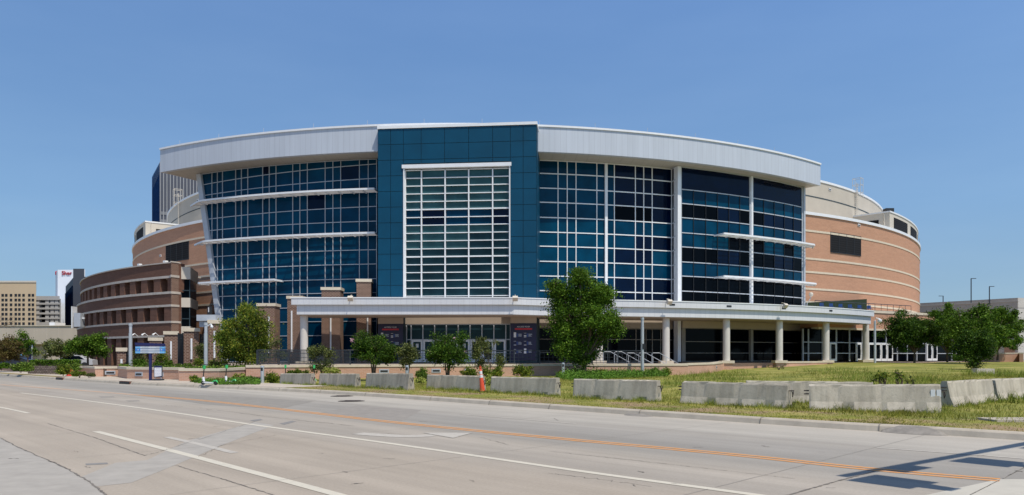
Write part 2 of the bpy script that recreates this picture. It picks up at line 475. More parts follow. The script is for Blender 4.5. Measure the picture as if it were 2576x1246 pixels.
for (a, bb, n) in ((1712, 1886, 6), (1892, 2017, 5)):
    cs = colsR(a, bb, n)
    curtain(C, RR, [cs[0], cs[-1]], [E(z) for z in rowsR[:2]], lambda i, j: 'navy', None, 0.2, 0.10, 'mull', lastr=False)
    for s0, s1 in ((1, 4), (4, 7), (7, 10)):
        curtain(C, RR, cs, [E(z) for z in rowsR[s0:s1 + 1]], lambda i, j, s0=s0: rnd.choice(typ[s0 + i]), None, 0.2, 0.10, 'mull', 'mull', 0.10, True, lastr=(s0 == 7))
MB().rbox(C, RR - 0.05, RR + 0.22, tpx(1889, RR, C), 0.28, E(4.4), 23.1).build("mullion", M['white'], arena)
MB().rbox(C, RR - 1.0, RR + 0.25, tpx(2020, RR, C), 0.34, FLOOR, 23.1).build("corner_post", M['silver'], arena)
MB().rbox(C, RR - 0.6, RR + 0.2, tpx(1706.5, RR, C), 0.42, FLOOR, 23.1).build("corner_post", M['white'], arena)
# narrow return between the two planes of glass
fr, pn = MB(), MB()
a0, a1 = AP(C, RM, tpx(1690.5, RM, C)), AP(C, RR - 0.3, tpx(1702.5, RR, C))
for z in [21.33] + [19.9, 18.3, 16.75, 15.1, 13.5, 11.95, 10.3, 8.7, 7.1, 5.5]:
    fr.bar(a0 + Vector((0, -0.03, E(z))), a1 + Vector((0, -0.03, E(z))), 0.1, 0.12)
pn.face([a0 + Vector((0, 0, FLOOR)), a1 + Vector((0, 0, FLOOR)), a1 + Vector((0, 0, 23.1)), a0 + Vector((0, 0, 23.1))], 0)
w = fr.build("window", M['silver'], arena); pn.build("pane", M['navy'], w)
b = MB()
b.rbox(C, 55.0, RR - 1.0, tpx(2020, RR, C), 0.3, 0, 23.1)
b.build("end_wall", M['beige'], arena)

# ground floor behind the canopy
cg = [tpx(p, RM, C) for p in (1353, 1420, 1456, 1511, 1528, 1599, 1624, 1640, 1661, 1692)]
for k in range(0, 9, 3):
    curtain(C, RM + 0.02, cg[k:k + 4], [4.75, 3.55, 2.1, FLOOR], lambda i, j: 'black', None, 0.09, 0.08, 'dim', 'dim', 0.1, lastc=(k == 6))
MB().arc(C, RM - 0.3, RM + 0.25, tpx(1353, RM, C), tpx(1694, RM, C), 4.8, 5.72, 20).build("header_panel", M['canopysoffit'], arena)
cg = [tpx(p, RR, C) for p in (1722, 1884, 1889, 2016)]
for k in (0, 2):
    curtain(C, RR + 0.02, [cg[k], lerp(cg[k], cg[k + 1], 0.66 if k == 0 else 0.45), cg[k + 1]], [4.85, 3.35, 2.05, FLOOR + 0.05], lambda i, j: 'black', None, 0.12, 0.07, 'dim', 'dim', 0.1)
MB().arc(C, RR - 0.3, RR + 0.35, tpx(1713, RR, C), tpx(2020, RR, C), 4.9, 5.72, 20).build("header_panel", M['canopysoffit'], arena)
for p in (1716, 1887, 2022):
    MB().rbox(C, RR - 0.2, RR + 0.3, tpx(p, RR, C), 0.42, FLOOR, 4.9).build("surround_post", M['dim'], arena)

# sunshades ---------------------------------------------------------------
def sunshade(R, pa, pb, z, tip_left, dep=1.65, nb=9):
    t0, t1 = tpx(pa, R + dep * 0.6, C), tpx(pb, R + dep, C)
    n = 40
    b = MB()
    def ro(k):     # outer reach, pointed at the free end
        u = k if tip_left else 1 - k
        return dep * min(1.0, 0.05 + u / 0.14) if u < 0.14 else dep
    for k in range(n):
        a, c = lerp(t0, t1, k / n), lerp(t0, t1, (k + 1) / n)
        r0, r1 = R + ro(k / n), R + ro((k + 1) / n)
        i0, i1 = r0 - 0.16, r1 - 0.16
        b.hexa([AP(C, r0, a, z), AP(C, r1, c, z), AP(C, i1, c, z), AP(C, i0, a, z),
                AP(C, r0, a, z + 0.20), AP(C, r1, c, z + 0.20), AP(C, i1, c, z + 0.20), AP(C, i0, a, z + 0.20)])
        for s in range(5):                                 # tilted blades between wall and nosing
            f0, f1 = (s + 0.1) / 5, (s + 0.62) / 5
            A = [AP(C, R + 0.12 + (r0 - R - 0.3) * f0, a, z + 0.03), AP(C, R + 0.12 + (r1 - R - 0.3) * f0, c, z + 0.03),
                 AP(C, R + 0.12 + (r0 - R - 0.3) * f1, a, z + 0.15), AP(C, R + 0.12 + (r1 - R - 0.3) * f1, c, z + 0.15)]
            up = Vector((0, 0, 0.03))
            b.hexa([A[2], A[3], A[1], A[0], A[2] + up, A[3] + up, A[1] + up, A[0] + up])
    for k in range(nb + 1):
        t = lerp(t0, t1, k / nb)
        if ro(k / nb) > 0.5: b.rbox(C, R - 0.05, R + ro(k / nb) - 0.1, t, 0.09, z - 0.03, z + 0.17)
    return b.build("sunshade", M['white'], arena)
sunshade(RG + 0.15, 462, 941, E(17.62), True, nb=18)
sunshade(RG + 0.15, 472, 942, E(12.95), True, nb=18)
sunshade(RG + 0.15, 484, 690, E(8.22), True, nb=8)
sunshade(RR + 0.15, 1812, 2076, E(13.75), False, nb=11)
sunshade(RR + 0.15, 1812, 2080, E(8.9), False, nb=11)

# portal ------------------------------------------------------------------
A, B = Vector((-13.9, 75.8)), Vector((2.5, 74.25))
e = (B - A).normalized(); nn = Vector((e.y, -e.x)); LP = (B - A).length
ZP = 25.22
b = MB()
b.obox(A, e, nn, 0, 2.68, -6, -0.06, FLOOR, ZP); b.obox(A, e, nn, 13.79, LP, -6, -0.06, FLOOR, ZP)
b.obox(A, e, nn, 2.68, 13.79, -6, -0.06, 21.55, ZP)
portal = b.build("portal", M['seam'], arena)
b = MB()
g = 0.025
def panels(us, zs):
    for i in range(len(us) - 1):
        for j in range(len(zs) - 1):
            b.obox(A, e, nn, us[i] + g, us[i + 1] - g, -0.08, 0.0, zs[j] + g, zs[j + 1] - g)
zl = [ZP - 1.62 * k for k in range(0, 12)] + [5.75]
zl = zl[::-1]
panels([0, 1.34, 2.68], zl); panels([13.79, 15.1, LP], zl)
panels([2.68, 4.55, 7.0, 9.5, 11.98, 13.79], [21.58, ZP - 3.24 + 1.62 * 0 + 0.0, ZP - 1.62, ZP] if ZP - 3.24 > 21.6 else [21.58, ZP - 1.62, ZP])
# outer sides
for u, s in ((0.0, -1), (LP, 1)):
    for j in range(len(zl) - 1):
        for k in range(4):
            uu = (u - 0.02, u + 0.0) if s < 0 else (u, u + 0.02)
            b.obox(A, e, nn, uu[0], uu[1], -1.5 * (k + 1) + g, -1.5 * k - g, zl[j] + g, zl[j + 1] - g)
b.build("cladding", M['bluepanel'], portal)
MB().obox(A, e, nn, -0.06, LP + 0.08, -6.1, 0.10, ZP + 0.01, ZP + 0.30).build("coping", M['white'], portal)
# the tall portal window, in four sections of rows
us = [2.82, 4.52, 7.0, 9.46, 11.94, 13.68]
zs = [20.95 - 0.815 * k for k in range(17)] + [7.45]
def prow(i):
    if i < 5: return ['blind'] * 5
    if i < 7: return ['deep', 'navy', 'deep', 'deep', 'navy']
    if i < 8: return ['blind'] * 4 + ['slate']
    if i < 10: return ['blind', 'blind', 'blind', 'slate', 'slate']
    return ['slate'] * 5
for j in range(5):
    for r0, r1 in ((0, 5), (5, 11), (11, 17)):
        f, p = MB(), MB()
        mats = ['teal', 'deep', 'navy', 'black', 'blind', 'slate']
        for u in (us[j:j + 2] if j == 4 else us[j:j + 1]): f.obox(A, e, nn, u - 0.06, u + 0.06, -0.55, -0.24, zs[r1], zs[r0])
        for i in range(r0, r1 + (1 if r1 == 17 else 0)):
            hh = 0.065 if i in (5, 11) else 0.04
            f.obox(A, e, nn, us[j] + 0.07, us[j + 1] - 0.07, -0.46, -0.28, zs[i] - hh, zs[i] + hh)
        for i in range(r0, r1):
            a, c = A + e * us[j] - nn * 0.48, A + e * us[j + 1] - nn * 0.48
            p.face([(a.x, a.y, zs[i + 1]), (c.x, c.y, zs[i + 1]), (c.x, c.y, zs[i]), (a.x, a.y, zs[i])], mats.index(prow(i)[j]))
        w = f.build("window", M['white'], arena); p.build("pane", [M[k] for k in mats], w)
b = MB()
b.obox(A, e, nn, 2.55, 13.9, -0.4, 0.14, 21.08, 21.45)
b.obox(A, e, nn, 2.68, 2.80, -0.3, 0.05, 7.4, 21.05); b.obox(A, e, nn, 13.70, 13.79, -0.3, 0.05, 7.4, 21.05)
b.build("window_surround", M['white'], arena)
# entrance doors under the canopy
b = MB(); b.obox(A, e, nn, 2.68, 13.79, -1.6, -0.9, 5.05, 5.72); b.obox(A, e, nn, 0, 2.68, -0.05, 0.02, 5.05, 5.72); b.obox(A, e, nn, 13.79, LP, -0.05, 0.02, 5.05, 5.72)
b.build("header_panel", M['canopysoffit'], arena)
du = [2.78, 3.27] + [3.27 + 1.245 * k for k in range(1, 9)] + [13.7]
for k in range(len(du) - 1):
    f, p = MB(), MB()
    u0, u1 = du[k], du[k + 1]
    for u in ((u0, u1) if k == len(du) - 2 else (u0,)): f.obox(A, e, nn, u - 0.05, u + 0.05, -1.12, -0.95, FLOOR, 5.05)
    for z in (3.42, 5.0): f.obox(A, e, nn, u0 + 0.05, u1 - 0.05, -1.10, -0.97, z - 0.05, z + 0.05)
    a, c = A + e * u0 - nn * 1.08, A + e * u1 - nn * 1.08
    p.face([(a.x, a.y, 3.42), (c.x, c.y, 3.42), (c.x, c.y, 5.0), (a.x, a.y, 5.0)], 0)
    if k in (0, 9): p.face([(a.x, a.y, FLOOR), (c.x, c.y, FLOOR), (c.x, c.y, 3.4), (a.x, a.y, 3.4)], 0)
    w = f.build("window", M['mull'], arena); p.build("pane", M['slate'], w)
    if 0 < k < 9:
        d = MB()
        d.obox(A, e, nn, u0 + 0.06, u0 + 0.22, -1.07, -0.99, FLOOR + 0.02, 3.36); d.obox(A, e, nn, u1 - 0.22, u1 - 0.06, -1.07, -0.99, FLOOR + 0.02, 3.36)
        d.obox(A, e, nn, u0 + 0.22, u1 - 0.22, -1.07, -0.99, FLOOR + 0.02, FLOOR + 0.3); d.obox(A, e, nn, u0 + 0.22, u1 - 0.22, -1.07, -0.99, 3.2, 3.36)
        dd = d.build("door", M['white'], arena)
        MB().obox(A, e, nn, u0 + 0.2, u1 - 0.2, -1.05, -1.02, FLOOR + 0.3, 3.2).build("pane", M['slate'], dd)
        h = MB().obox(A, e, nn, u0 + 0.26, u1 - 0.26, -1.0, -0.93, FLOOR + 1.0, FLOOR + 1.06)
        if k % 2: h.obox(A, e, nn, u0 + 0.5, u0 + 0.78, -1.016, -1.01, FLOOR + 1.55, FLOOR + 1.95)
        h.build("push_bar", M['ink'], dd)
# two posters on the portal legs
def letters(txt, size, mat, parent, org, e, nn, u, w, z, name="lettering", ext=0.006):
    cu = bpy.data.curves.new(name, 'FONT'); cu.body = txt; cu.size = size; cu.align_x = 'CENTER'; cu.extrude = ext
    tmp = bpy.data.objects.new(name, cu); COL.objects.link(tmp)
    bpy.context.view_layer.update()
    dg = bpy.context.evaluated_depsgraph_get()
    me = bpy.data.meshes.new_from_object(tmp.evaluated_get(dg))
    bpy.data.objects.remove(tmp); bpy.data.curves.remove(cu)
    b0 = BASE.get(parent, Vector((0, 0, 0)))
    for v in me.vertices:
        p2 = org + e * (u + v.co.x) + nn * (w + v.co.z)
        v.co = Vector((p2.x, p2.y, z + v.co.y)) - b0
    me.materials.clear(); me.materials.append(mat)
    me.name = name
    o = bpy.data.objects.new(name, me); COL.objects.link(o); o.parent = parent; BASE[o] = b0
    return o
for u0, u1 in ((0.02, 2.66), (13.83, LP - 0.03)):
    b = MB().obox(A, e, nn, u0, u1, 0.0, 0.06, FLOOR + 0.2, 5.03)
    po = b.build("poster_panel", M['poster'], arena)
    um = (u0 + u1) / 2
    letters("ACCESS YOUR", 0.20, M['ink'], po, A, e, nn, um, 0.07, 4.62)
    r = MB().obox(A, e, nn, um - 0.88, um + 0.88, 0.06, 0.072, 4.38, 4.54); r.build("red_bar", M['red'], po)
    ic, ln, bl = MB(), MB(), MB()
    for row in range(3):
        for c2 in range(2):
            x = u0 + (0.32 if c2 == 0 else 1.36); z = 3.66 - row * 0.82
            if (row, c2) in ((0, 0), (2, 1)): ic.obox(A, e, nn, x, x + 0.24, 0.06, 0.072, z - 0.05, z + 0.46)
            else:
                ic.obox(A, e, nn, x, x + 0.24, 0.06, 0.072, z - 0.04, z + 0.02)
                ic.obox(A, e, nn, x, x + 0.24, 0.06, 0.072, z + 0.36, z + 0.39)
                if row == 0: ic.obox(A, e, nn, x, x + 0.24, 0.06, 0.072, z + 0.08, z + 0.16)
            bl.obox(A, e, nn, x + 0.28, x + 0.44, 0.06, 0.068, z, z + 0.34)
            for q in range(4):
                ln.obox(A, e, nn, x + 0.47, x + 0.47 + rnd.uniform(0.22, 0.4), 0.06, 0.072, z + 0.04 + q * 0.075, z + 0.075 + q * 0.075)
    ic.build("phone_picture", M['ink'], po); ln.build("text_line", M['silver'], po); bl.build("arrow_shape", M['inkblue'], po)

# canopy ------------------------------------------------------------------
RC = 75.6
tC0, tC1 = tpx(1400, RC, C), tpx(2199, RC, C)
def canopy_poly(o, xl):
    fr = [Vector((xl, 70.2 + o)), Vector((0.2, 70.1 + o))]
    fr += [AP(C, RC - o, lerp(tC0, tC1 - o / RC, k / 40)).to_2d() for k in range(41)]
    bk = [AP(C, 69.0, lerp(tC1 - o / RC, tpx(1360, 69.0, C), k / 30)).to_2d() for k in range(31)]
    bk += [B + e * -0.4 + nn * 0.05, A + e * 0.3 + nn * 0.05, Vector((xl, 75.75))]
    return fr + bk
lo, hi = canopy_poly(0.28, -20.75), canopy_poly(0.0, -21.2)
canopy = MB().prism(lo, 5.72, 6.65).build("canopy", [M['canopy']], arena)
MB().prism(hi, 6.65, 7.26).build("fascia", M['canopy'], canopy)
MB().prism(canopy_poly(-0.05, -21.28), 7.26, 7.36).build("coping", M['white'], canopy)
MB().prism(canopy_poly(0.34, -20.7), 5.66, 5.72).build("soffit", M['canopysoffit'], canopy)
colpos = [(P(765, 800, 71.4).to_2d())] + [AP(C, 74.45, tpx(p, 74.45, C)).to_2d() for p in (1507, 1675.5, 1827.5, 1960.5, 2078, 2178)]
for i, p in enumerate(colpos):
    MB().lathe((p.x, p.y, 0), [(0.0, 1.22), (0.37, 1.22), (0.37, 5.68), (0.0, 5.68)], 28).build("column", M['column'], canopy, smooth=False)
    b = MB()
    b.box(p.x - 0.68, p.x + 0.68, p.y - 0.68, p.y + 0.68, 0.93, 1.22); b.box(p.x - 0.55, p.x + 0.55, p.y - 0.55, p.y + 0.55, 0.0, 0.93, 1)
    b.build("pedestal", [M['stone'], M['brickW']], canopy)
# flood lights and scuppers on the canopy band
for px in (885, 1296, 1677, 1965):
    if px < 1300: p = P(px, 760, 70.15)
    else: p = AP(C, RC, tpx(px, RC, C), 0)
    n2 = Vector((0, -1, 0)) if px < 1300 else Vector((math.sin(tpx(px, RC, C)), -math.cos(tpx(px, RC, C)), 0))
    p = Vector((p.x, p.y, 0))
    b = MB()
    b.tube([p + n2 * 0.0 + Vector((0, 0, 7.3)), p + n2 * 0.1 + Vector((0, 0, 7.55)), p + n2 * 0.55 + Vector((0, 0, 7.45))], 0.04, 6)
    a = p + n2 * 0.45 + Vector((0, 0, 7.02))
    b.bar(a, a + n2 * 0.28 + Vector((0, 0, 0.32)), 0.5, 0.3)
    b.build("flood_light", M['cream'], canopy)
for px in (1691, 1834, 1972, 2090):
    t = tpx(px, RC, C)
    MB().rbox(C, RC - 0.02, RC + 0.03, t, 0.62, 6.88, 7.06).build("scupper", M['dark'], canopy)

# brick drum --------------------------------------------------------------
RD = 78.2
T0, T1 = -1.45, 1.45
MB().arc(D, RD - 1, RD, T0, T1, 0.3, 20.2, 120).build("drum_wall", M['brickO'], arena)
MB().arc(D, RD - 1.1, RD + 0.16, T0, T1, 20.2, 20.58, 120).build("drum_coping", M['white'], arena)
for z in (16.25, 12.6, 10.85, 8.65, 6.9, 5.15):
    MB().arc(D, RD - 0.3, RD + 0.06, T0, T1, E(z) - 0.02, E(z) + 0.24, 120).build("stone_band", M['stone'], arena)
MB().arc(D, 71.0, RD - 1.1, T0, T1, 20.0, 20.3, 60).build("drum_roof", M['cream'], arena)
RU = 72.6
MB().arc(D, RU - 1, RU, T0, T1, 20.3, 26.85, 100).build("upper_drum", M['beige'], arena)
MB().arc(D, RU - 1, RU + 0.12, T0, T1, 26.85, 27.15, 100).build("upper_coping", M['white'], arena)
MB().arc(D, RU - 0.2, RU + 0.05, T0, T1, 24.5, 24.62, 100).build("drum_joint", M['seam'], arena)
MB().arc(D, 5, RU - 1.0, T0, T1, 26.3, 26.5, 50).build("drum_roof", M['cream'], arena)
def louver(pa, pb, ya, yb, R, n=6):
    t0, t1 = tpx(pa, R, D), tpx(pb, R, D)
    pm = (pa + pb) / 2
    z1, z0 = zon(pm, ya, R, D), zon(pm, yb, R, D)
    l = MB().arc(D, R - 0.05, R + 0.03, t0, t1, z0, z1, n).build("louver", M['louver'], arena)
    f = MB()
    for k in range(5): f.rbox(D, R, R + 0.06, lerp(t0, t1, k / 4), 0.08, z0, z1)
    f.arc(D, R - 0.02, R + 0.1, t0, t1, z0 - 0.1, z0, n); f.build("frame", M['dark'], l)
louver(2089, 2165, 589, 638, RD); louver(418, 475, 612, 656, RD)
# roof pods on the drum shoulder
RPo = 77.9
for sgn, pe, in ((1, 2238), (-1, 366)):
    t0 = tpx(pe, RPo, D); t1 = t0 + sgn * 0.5
    a, c = min(t0, t1), max(t0, t1)
    pod = MB().arc(D, RU - 0.3, RPo, a, c, 20.3, 23.0, 24).build("roof_pod", M['cream'], arena)
    MB().arc(D, RU - 0.3, RPo + 0.1, a - 0.001, c + 0.001, 23.0, 23.22, 24).build("coping", M['white'], pod)
    for s0, s1 in ((0.022, 0.115), (0.145, 0.24), (0.27, 0.37)):
        q = sorted((t0 + sgn * s0, t0 + sgn * s1))
        l = MB().arc(D, RPo - 0.05, RPo + 0.03, q[0], q[1], 20.62, 22.45, 6)
        l.build("louver", M['louver'], pod)
    ed = Vector((math.cos(t0), math.sin(t0), 0)) * (-sgn)
    r = Vector((math.sin(t0), -math.cos(t0), 0))
    o = Vector((D[0], D[1], 0)) + ed * 0.02
    b = MB()
    q0, q1 = o + r * (RU + 0.3), o + r * (RPo - 1.55)
    b.bar(q0 + Vector((0, 0, 21.2)), q1 + Vector((0, 0, 21.2)), 0.06, 1.75)
    b.build("louver", M['louver'], pod)
    b = MB().bar(q1 + r * 0.8 + Vector((0, 0, 20.4)), q1 + r * 0.8 + Vector((0, 0, 22.9)), 0.12, 0.12)
    b.build("downpipe", M['cream'], pod)
b = MB()
p = AP(D, RPo - 0.8, tpx(2240, RPo, D) + 0.02, 23.2)
b.bar(p, p + Vector((0, 0, 0.7)), 1.2, 1.0); b.build("roof_fan", M['dark'], arena)
# roof ladders with their cages
for px, sg in ((2157, 1), (447.5, -1)):
    t = tpx(px, RU + 0.3, D)
    er, et = Vector((math.sin(t), -math.cos(t), 0)), Vector((math.cos(t), math.sin(t), 0))
    o = AP(D, RU + 0.25, t, 0)
    b = MB()
    for s in (-0.28, 0.28): b.tube([o + et * s + Vector((0, 0, 20.3)), o + et * s + Vector((0, 0, 28.4))], 0.035, 5)
    for k in range(26): b.bar(o - et * 0.28 + Vector((0, 0, 20.6 + k * 0.3)), o + et * 0.28 + Vector((0, 0, 20.6 + k * 0.3)), 0.05, 0.05)
    for s in (-0.5, 0.5):
        for w in (-0.5, 0.7): b.tube([o + et * s + er * w + Vector((0, 0, 26.0)), o + et * s + er * w + Vector((0, 0, 29.0))], 0.03, 5)
    for z in (26.8, 28.0, 29.0):
        c4 = [o + et * a + er * w + Vector((0, 0, z)) for a, w in ((-0.5, -0.5), (0.5, -0.5), (0.5, 0.7), (-0.5, 0.7))]
        for k in range(4): b.bar(c4[k], c4[(k + 1) % 4], 0.04, 0.05)
    b.build("roof_ladder", M['cream'], arena)
# wall vents
for px, py, R in ((2087, 478, RU), (2160, 568, RD), (498, 505, RU), (404, 645, RD)):
    t = tpx(px, R, D); z = zon(px, py, R, D)
    v = MB().rbox(D, R - 0.02, R + 0.08, t, 0.62, z - 0.1, z + 0.24).build("wall_vent", M['ink'], arena)
    MB().rbox(D, R + 0.05, R + 0.09, t, 0.48, z - 0.04, z + 0.1).build("slot", M['dark'], v)
# lightning rods along the roof edge
for k in range(14):
    t = lerp(tF0, tF1, (k + 0.5) / 14)
    MB().tube([AP(C, RF - 0.3, t, 25.9), AP(C, RF - 0.3, t, 26.5)], 0.02, 4).build("lightning_rod", M['silver'], arena)

# low wing to the right with doors ----------------------------------------
A2, B2 = Vector((37.5, 89.6)), Vector((74.0, 110.4))
e2 = (B2 - A2).normalized(); n2 = Vector((e2.y, -e2.x)); L2 = (B2 - A2).length
def uw(px): # distance along the wing wall seen at column px
    k = (px - CX) / F
    return (k * A2.y - A2.x) / (e2.x - k * e2.y)
wing = MB().obox(A2, e2, n2, 0, L2, -14, 0, 5.25, 7.3).build("low_wing", M['brickO'], arena)
MB().obox(A2, e2, n2, 0, L2, -14, 0.1, 7.3, 7.62).build("coping", M['stone'], wing)
MB().obox(A2, e2, n2, 0, L2, -1, 0.08, 5.02, 5.25).build("stone_band", M['stone'], wing)
MB().obox(A2, e2, n2, 0, L2, -2.2, -1.6, 0.5, 5.0).build("back_wall", M['dark'], wing)
mx = [2026, 2039.5, 2075, 2110, 2143, 2175, 2205, 2235, 2263, 2288, 2312, 2335, 2362, 2400, 2440]
doors = {2092: 2108, 2158.5: 2171, 2189: 2205, 2206: 2220, 2221: 2235, 2236: 2250, 2336: 2348.5, 2349.5: 2362}
for k in range(len(mx) - 1):
    u0, u1 = uw(mx[k]), uw(mx[k + 1])
    f, p = MB(), MB()
    for u in ((u0, u1) if k == len(mx) - 2 else (u0,)): f.obox(A2, e2, n2, u - 0.06, u + 0.06, -0.45, -0.28, FLOOR, 5.02)
    for z in (2.05, 3.4): f.obox(A2, e2, n2, u0 + 0.06, u1 - 0.06, -0.44, -0.30, z - 0.05, z + 0.05)
    a, c = A2 + e2 * u0 - n2 * 0.42, A2 + e2 * u1 - n2 * 0.42
    p.face([(a.x, a.y, FLOOR), (c.x, c.y, FLOOR), (c.x, c.y, 5.02), (a.x, a.y, 5.02)], 0)
    w = f.build("window", M['mull'], arena); p.build("pane", M['black'], w)
for p0, p1 in doors.items():
    u0, u1 = uw(p0), uw(p1); d = MB()
    d.obox(A2, e2, n2, u0, u0 + 0.17, -0.36, -0.2, FLOOR, 3.35); d.obox(A2, e2, n2, u1 - 0.17, u1, -0.36, -0.2, FLOOR, 3.35)
    d.obox(A2, e2, n2, u0 + 0.17, u1 - 0.17, -0.36, -0.2, 3.17, 3.35); d.obox(A2, e2, n2, u0 + 0.17, u1 - 0.17, -0.36, -0.2, FLOOR, FLOOR + 0.3)
    dd = d.build("door", M['white'], arena)
    MB().obox(A2, e2, n2, u0 + 0.15, u1 - 0.15, -0.32, -0.27, FLOOR + 0.3, 3.17).build("pane", M['black'], dd)
    MB().obox(A2, e2, n2, u1 - 0.28, u1 - 0.2, -0.2, -0.12, FLOOR + 0.8, FLOOR + 1.5).build("handle", M['steel'], dd)
# roof terrace railing on the wing
b = MB(); r0, r1 = 1.0, 21.0
for k in range(16):
    u = lerp(r0, r1, k / 15); o = A2 + e2 * u - n2 * 1.2
    b.bar((o.x, o.y, 7.6), (o.x, o.y, 8.6), 0.04, 0.04)
o0, o1 = A2 + e2 * r0 - n2 * 1.2, A2 + e2 * r1 - n2 * 1.2
b.bar((o0.x, o0.y, 8.62), (o1.x, o1.y, 8.62), 0.08, 0.08); b.bar((o0.x, o0.y, 7.75), (o1.x, o1.y, 7.75), 0.05, 0.05)
b.build("terrace_railing", M['rail'], arena)
# ------------------------------------------------------------------ dark brick wing on the left
wingL = thing("brick_wing", "dark brick curved wing with two rows of deep square openings, left of the glass front", "building", (-50.0, 92.0, 0.0))
RW = 70.0
tW1 = tpx(430, RW, C); tW0 = -1.25
def zz(y): return E((895 - y) / 21.46)
lv = {k: zz(v) for k, v in dict(top=660, b1t=691.5, b1=697, o1=733, b2=738.5, b3t=766, b3=771, o2=807.5, b4=812.5, b5t=843, b5=848).items()}
ops = [(tpx(394.5, RW, C), tpx(413, RW, C))]
o2 = (tpx(361, RW, C), tpx(377.6, RW, C))
st = ops[0][0] - o2[0]; wd = ops[0][1] - ops[0][0]
ops = [(ops[0][0] - st * k, ops[0][0] - st * k + wd) for k in range(16)]
def ring(name, R, z0, z1, mat, dr=1.4, n=60, parent=wingL, te=0.0): return MB().arc(C, R - dr, R, tW0, tW1 - te, z0, z1, n).build(name, M[mat], parent)
RU2 = RW - 0.45
ring("parapet", RU2, lv['b1'], lv['top'], 'brickD'); ring("coping", RU2 + 0.12, lv['top'], lv['top'] + 0.14, 'stoneB', 1.1)
ring("stone_band", RU2 + 0.06, lv['b1'] - 0.02, lv['b1t'], 'stoneB', 0.3)
ring("stone_band", RW + 0.08, lv['b2'] - 0.02, lv['o1'], 'stoneB', 1.4)
ring("spandrel", RW, lv['b3'], lv['b2'], 'brickD'); ring("stone_band", RW + 0.06, lv['b3'] - 0.02, lv['b3t'], 'stoneB', 0.3)
ring("spandrel", RW, lv['b5'], lv['b4'], 'brickD'); ring("stone_band", RW + 0.06, lv['b4'] - 0.01, lv['o2'], 'stoneB', 1.4)
ring("stone_band", RW + 0.06, lv['b5'] - 0.02, lv['b5t'], 'stoneB', 0.3)
for R, z0, z1 in ((RU2, lv['o1'], lv['b1']), (RW, lv['o2'], lv['b3']), (RW, 0.3, lv['b5'])):
    edges = [tW1] + [x for a, c in ops for x in (c, a)]
    for k in range(0, len(edges) - 1, 2):
        MB().arc(C, R - 1.4, R, edges[k + 1], edges[k], z0, z1, 2).build("brick_pier", M['brickD'], wingL)
ring("inner_wall", RW - 3.2, 0.2, lv['top'] - 0.3, 'brickD', 0.4, te=0.085)
ring("roof", RW - 1.3, lv['top'] - 0.6, lv['top'] - 0.4, 'stoneB', 8, te=0.12)
for z in ('b1', 'b3', 'b5'): ring("floor_slab", RW - 1.2, lv[z] - 0.1, lv[z] + 0.15, 'stoneB', 2.4, te=0.02)
# end return in lit pillar brick with bands
er = Vector((math.sin(tW1), -math.cos(tW1))); et = Vector((math.cos(tW1), math.sin(tW1))); oC = Vector(C)
def endbox(mb, r0, r1, z0, z1, m=0, w=0.12): mb.obox(oC, et, er, -0.02, w, r0, r1, z0, z1, m)
b = MB(); endbox(b, RW - 0.95, RW + 0.01, 0.3, lv['top'])
b.build("end_pier", M['brickP'], wingL)
b = MB()
for z0, z1 in ((lv['b1'] - 0.02, lv['b1t']), (lv['b2'] - 0.02, lv['o1']), (lv['b3'] - 0.02, lv['b3t']), (lv['b4'] - 0.01, lv['o2']), (lv['b5'] - 0.02, lv['b5t']), (lv['top'], lv['top'] + 0.14)):
    endbox(b, RW - 1.0, RW + 0.1, z0, z1, 0, 0.18)
b.build("stone_band", M['stoneB'], wingL)
# link with cream panels and dark windows
link_x0, link_x1 = P(444, 895, 86.9), P(479, 895, 87.3)
LA, LB = Vector((link_x0.x, link_x0.y)), Vector((link_x1.x, link_x1.y)); le = (LB - LA).normalized(); ln = Vector((le.y, -le.x)); LL = (LB - LA).length
def lz(y): return EYE + (895 - y) / F * 87.8
lk = MB()
for a, c in ((704, 673.6), (774, 750.5), (846, 822)): lk.obox(LA, le, ln, 0, LL, -6, 0, lz(a), lz(c))
lk = lk.build("link_panel", M['cream'], wingL)
for a, c in ((750.5, 704), (822, 774), (905, 846)):
    f, p = MB(), MB()
    for u in (LL * 0.33, LL - 0.1): f.obox(LA, le, ln, u - 0.05, u + 0.05, -0.3, -0.1, lz(a), lz(c))
    f.obox(LA, le, ln, 0, LL, -0.3, -0.12, lz((a * .6 + c * .4)) - 0.05, lz((a * .6 + c * .4)) + 0.05)
    p.obox(LA, le, ln, 0, LL - 0.05, -5, -0.28, lz(a), lz(c))
    w = f.build("window", M['seam'], wingL); p.build("pane", M['black'], w)
# lamps on the wing
for px, y in ((374, 843), (401, 843), (349, 845)):
    t = tpx(px, RW, C); p = AP(C, RW + 0.08, t, zz(845)); o = Vector((math.sin(t), -math.cos(t), 0))
    MB().tube([p, p + o * 0.4 + Vector((0, 0, 0.35)), p + o * 0.8 + Vector((0, 0, 0.1))], [0.04, 0.05, 0.13], 8).build("flood_light", M['white'], wingL)
for t in (tW1 - 0.03, tW1 - 0.11):
    MB().rbox(C, RU2 - 0.5, RU2 - 0.1, t, 0.45, lv['top'] + 0.14, lv['top'] + 0.42).build("roof_lamp", M['white'], wingL)
tt = tpx(199, RW, C)
p = AP(C, RW + 0.1, tpx(215, RW, C), E(5.2))
q = Vector((p.x - 1.0, p.y, p.z))
b = MB().bar(p, q, 0.2, 0.2)
b.box(q.x - 0.5, q.x - 0.38, q.y - 0.6, q.y + 0.6, q.z - 1.4, q.z + 1.6); b.box(q.x - 0.2, q.x + 0.7, q.y - 0.5, q.y + 0.5, q.z - 1.2, q.z + 0.7, 1)
b.build("wall_sign_box", [M['white'], M['silver']], wingL)

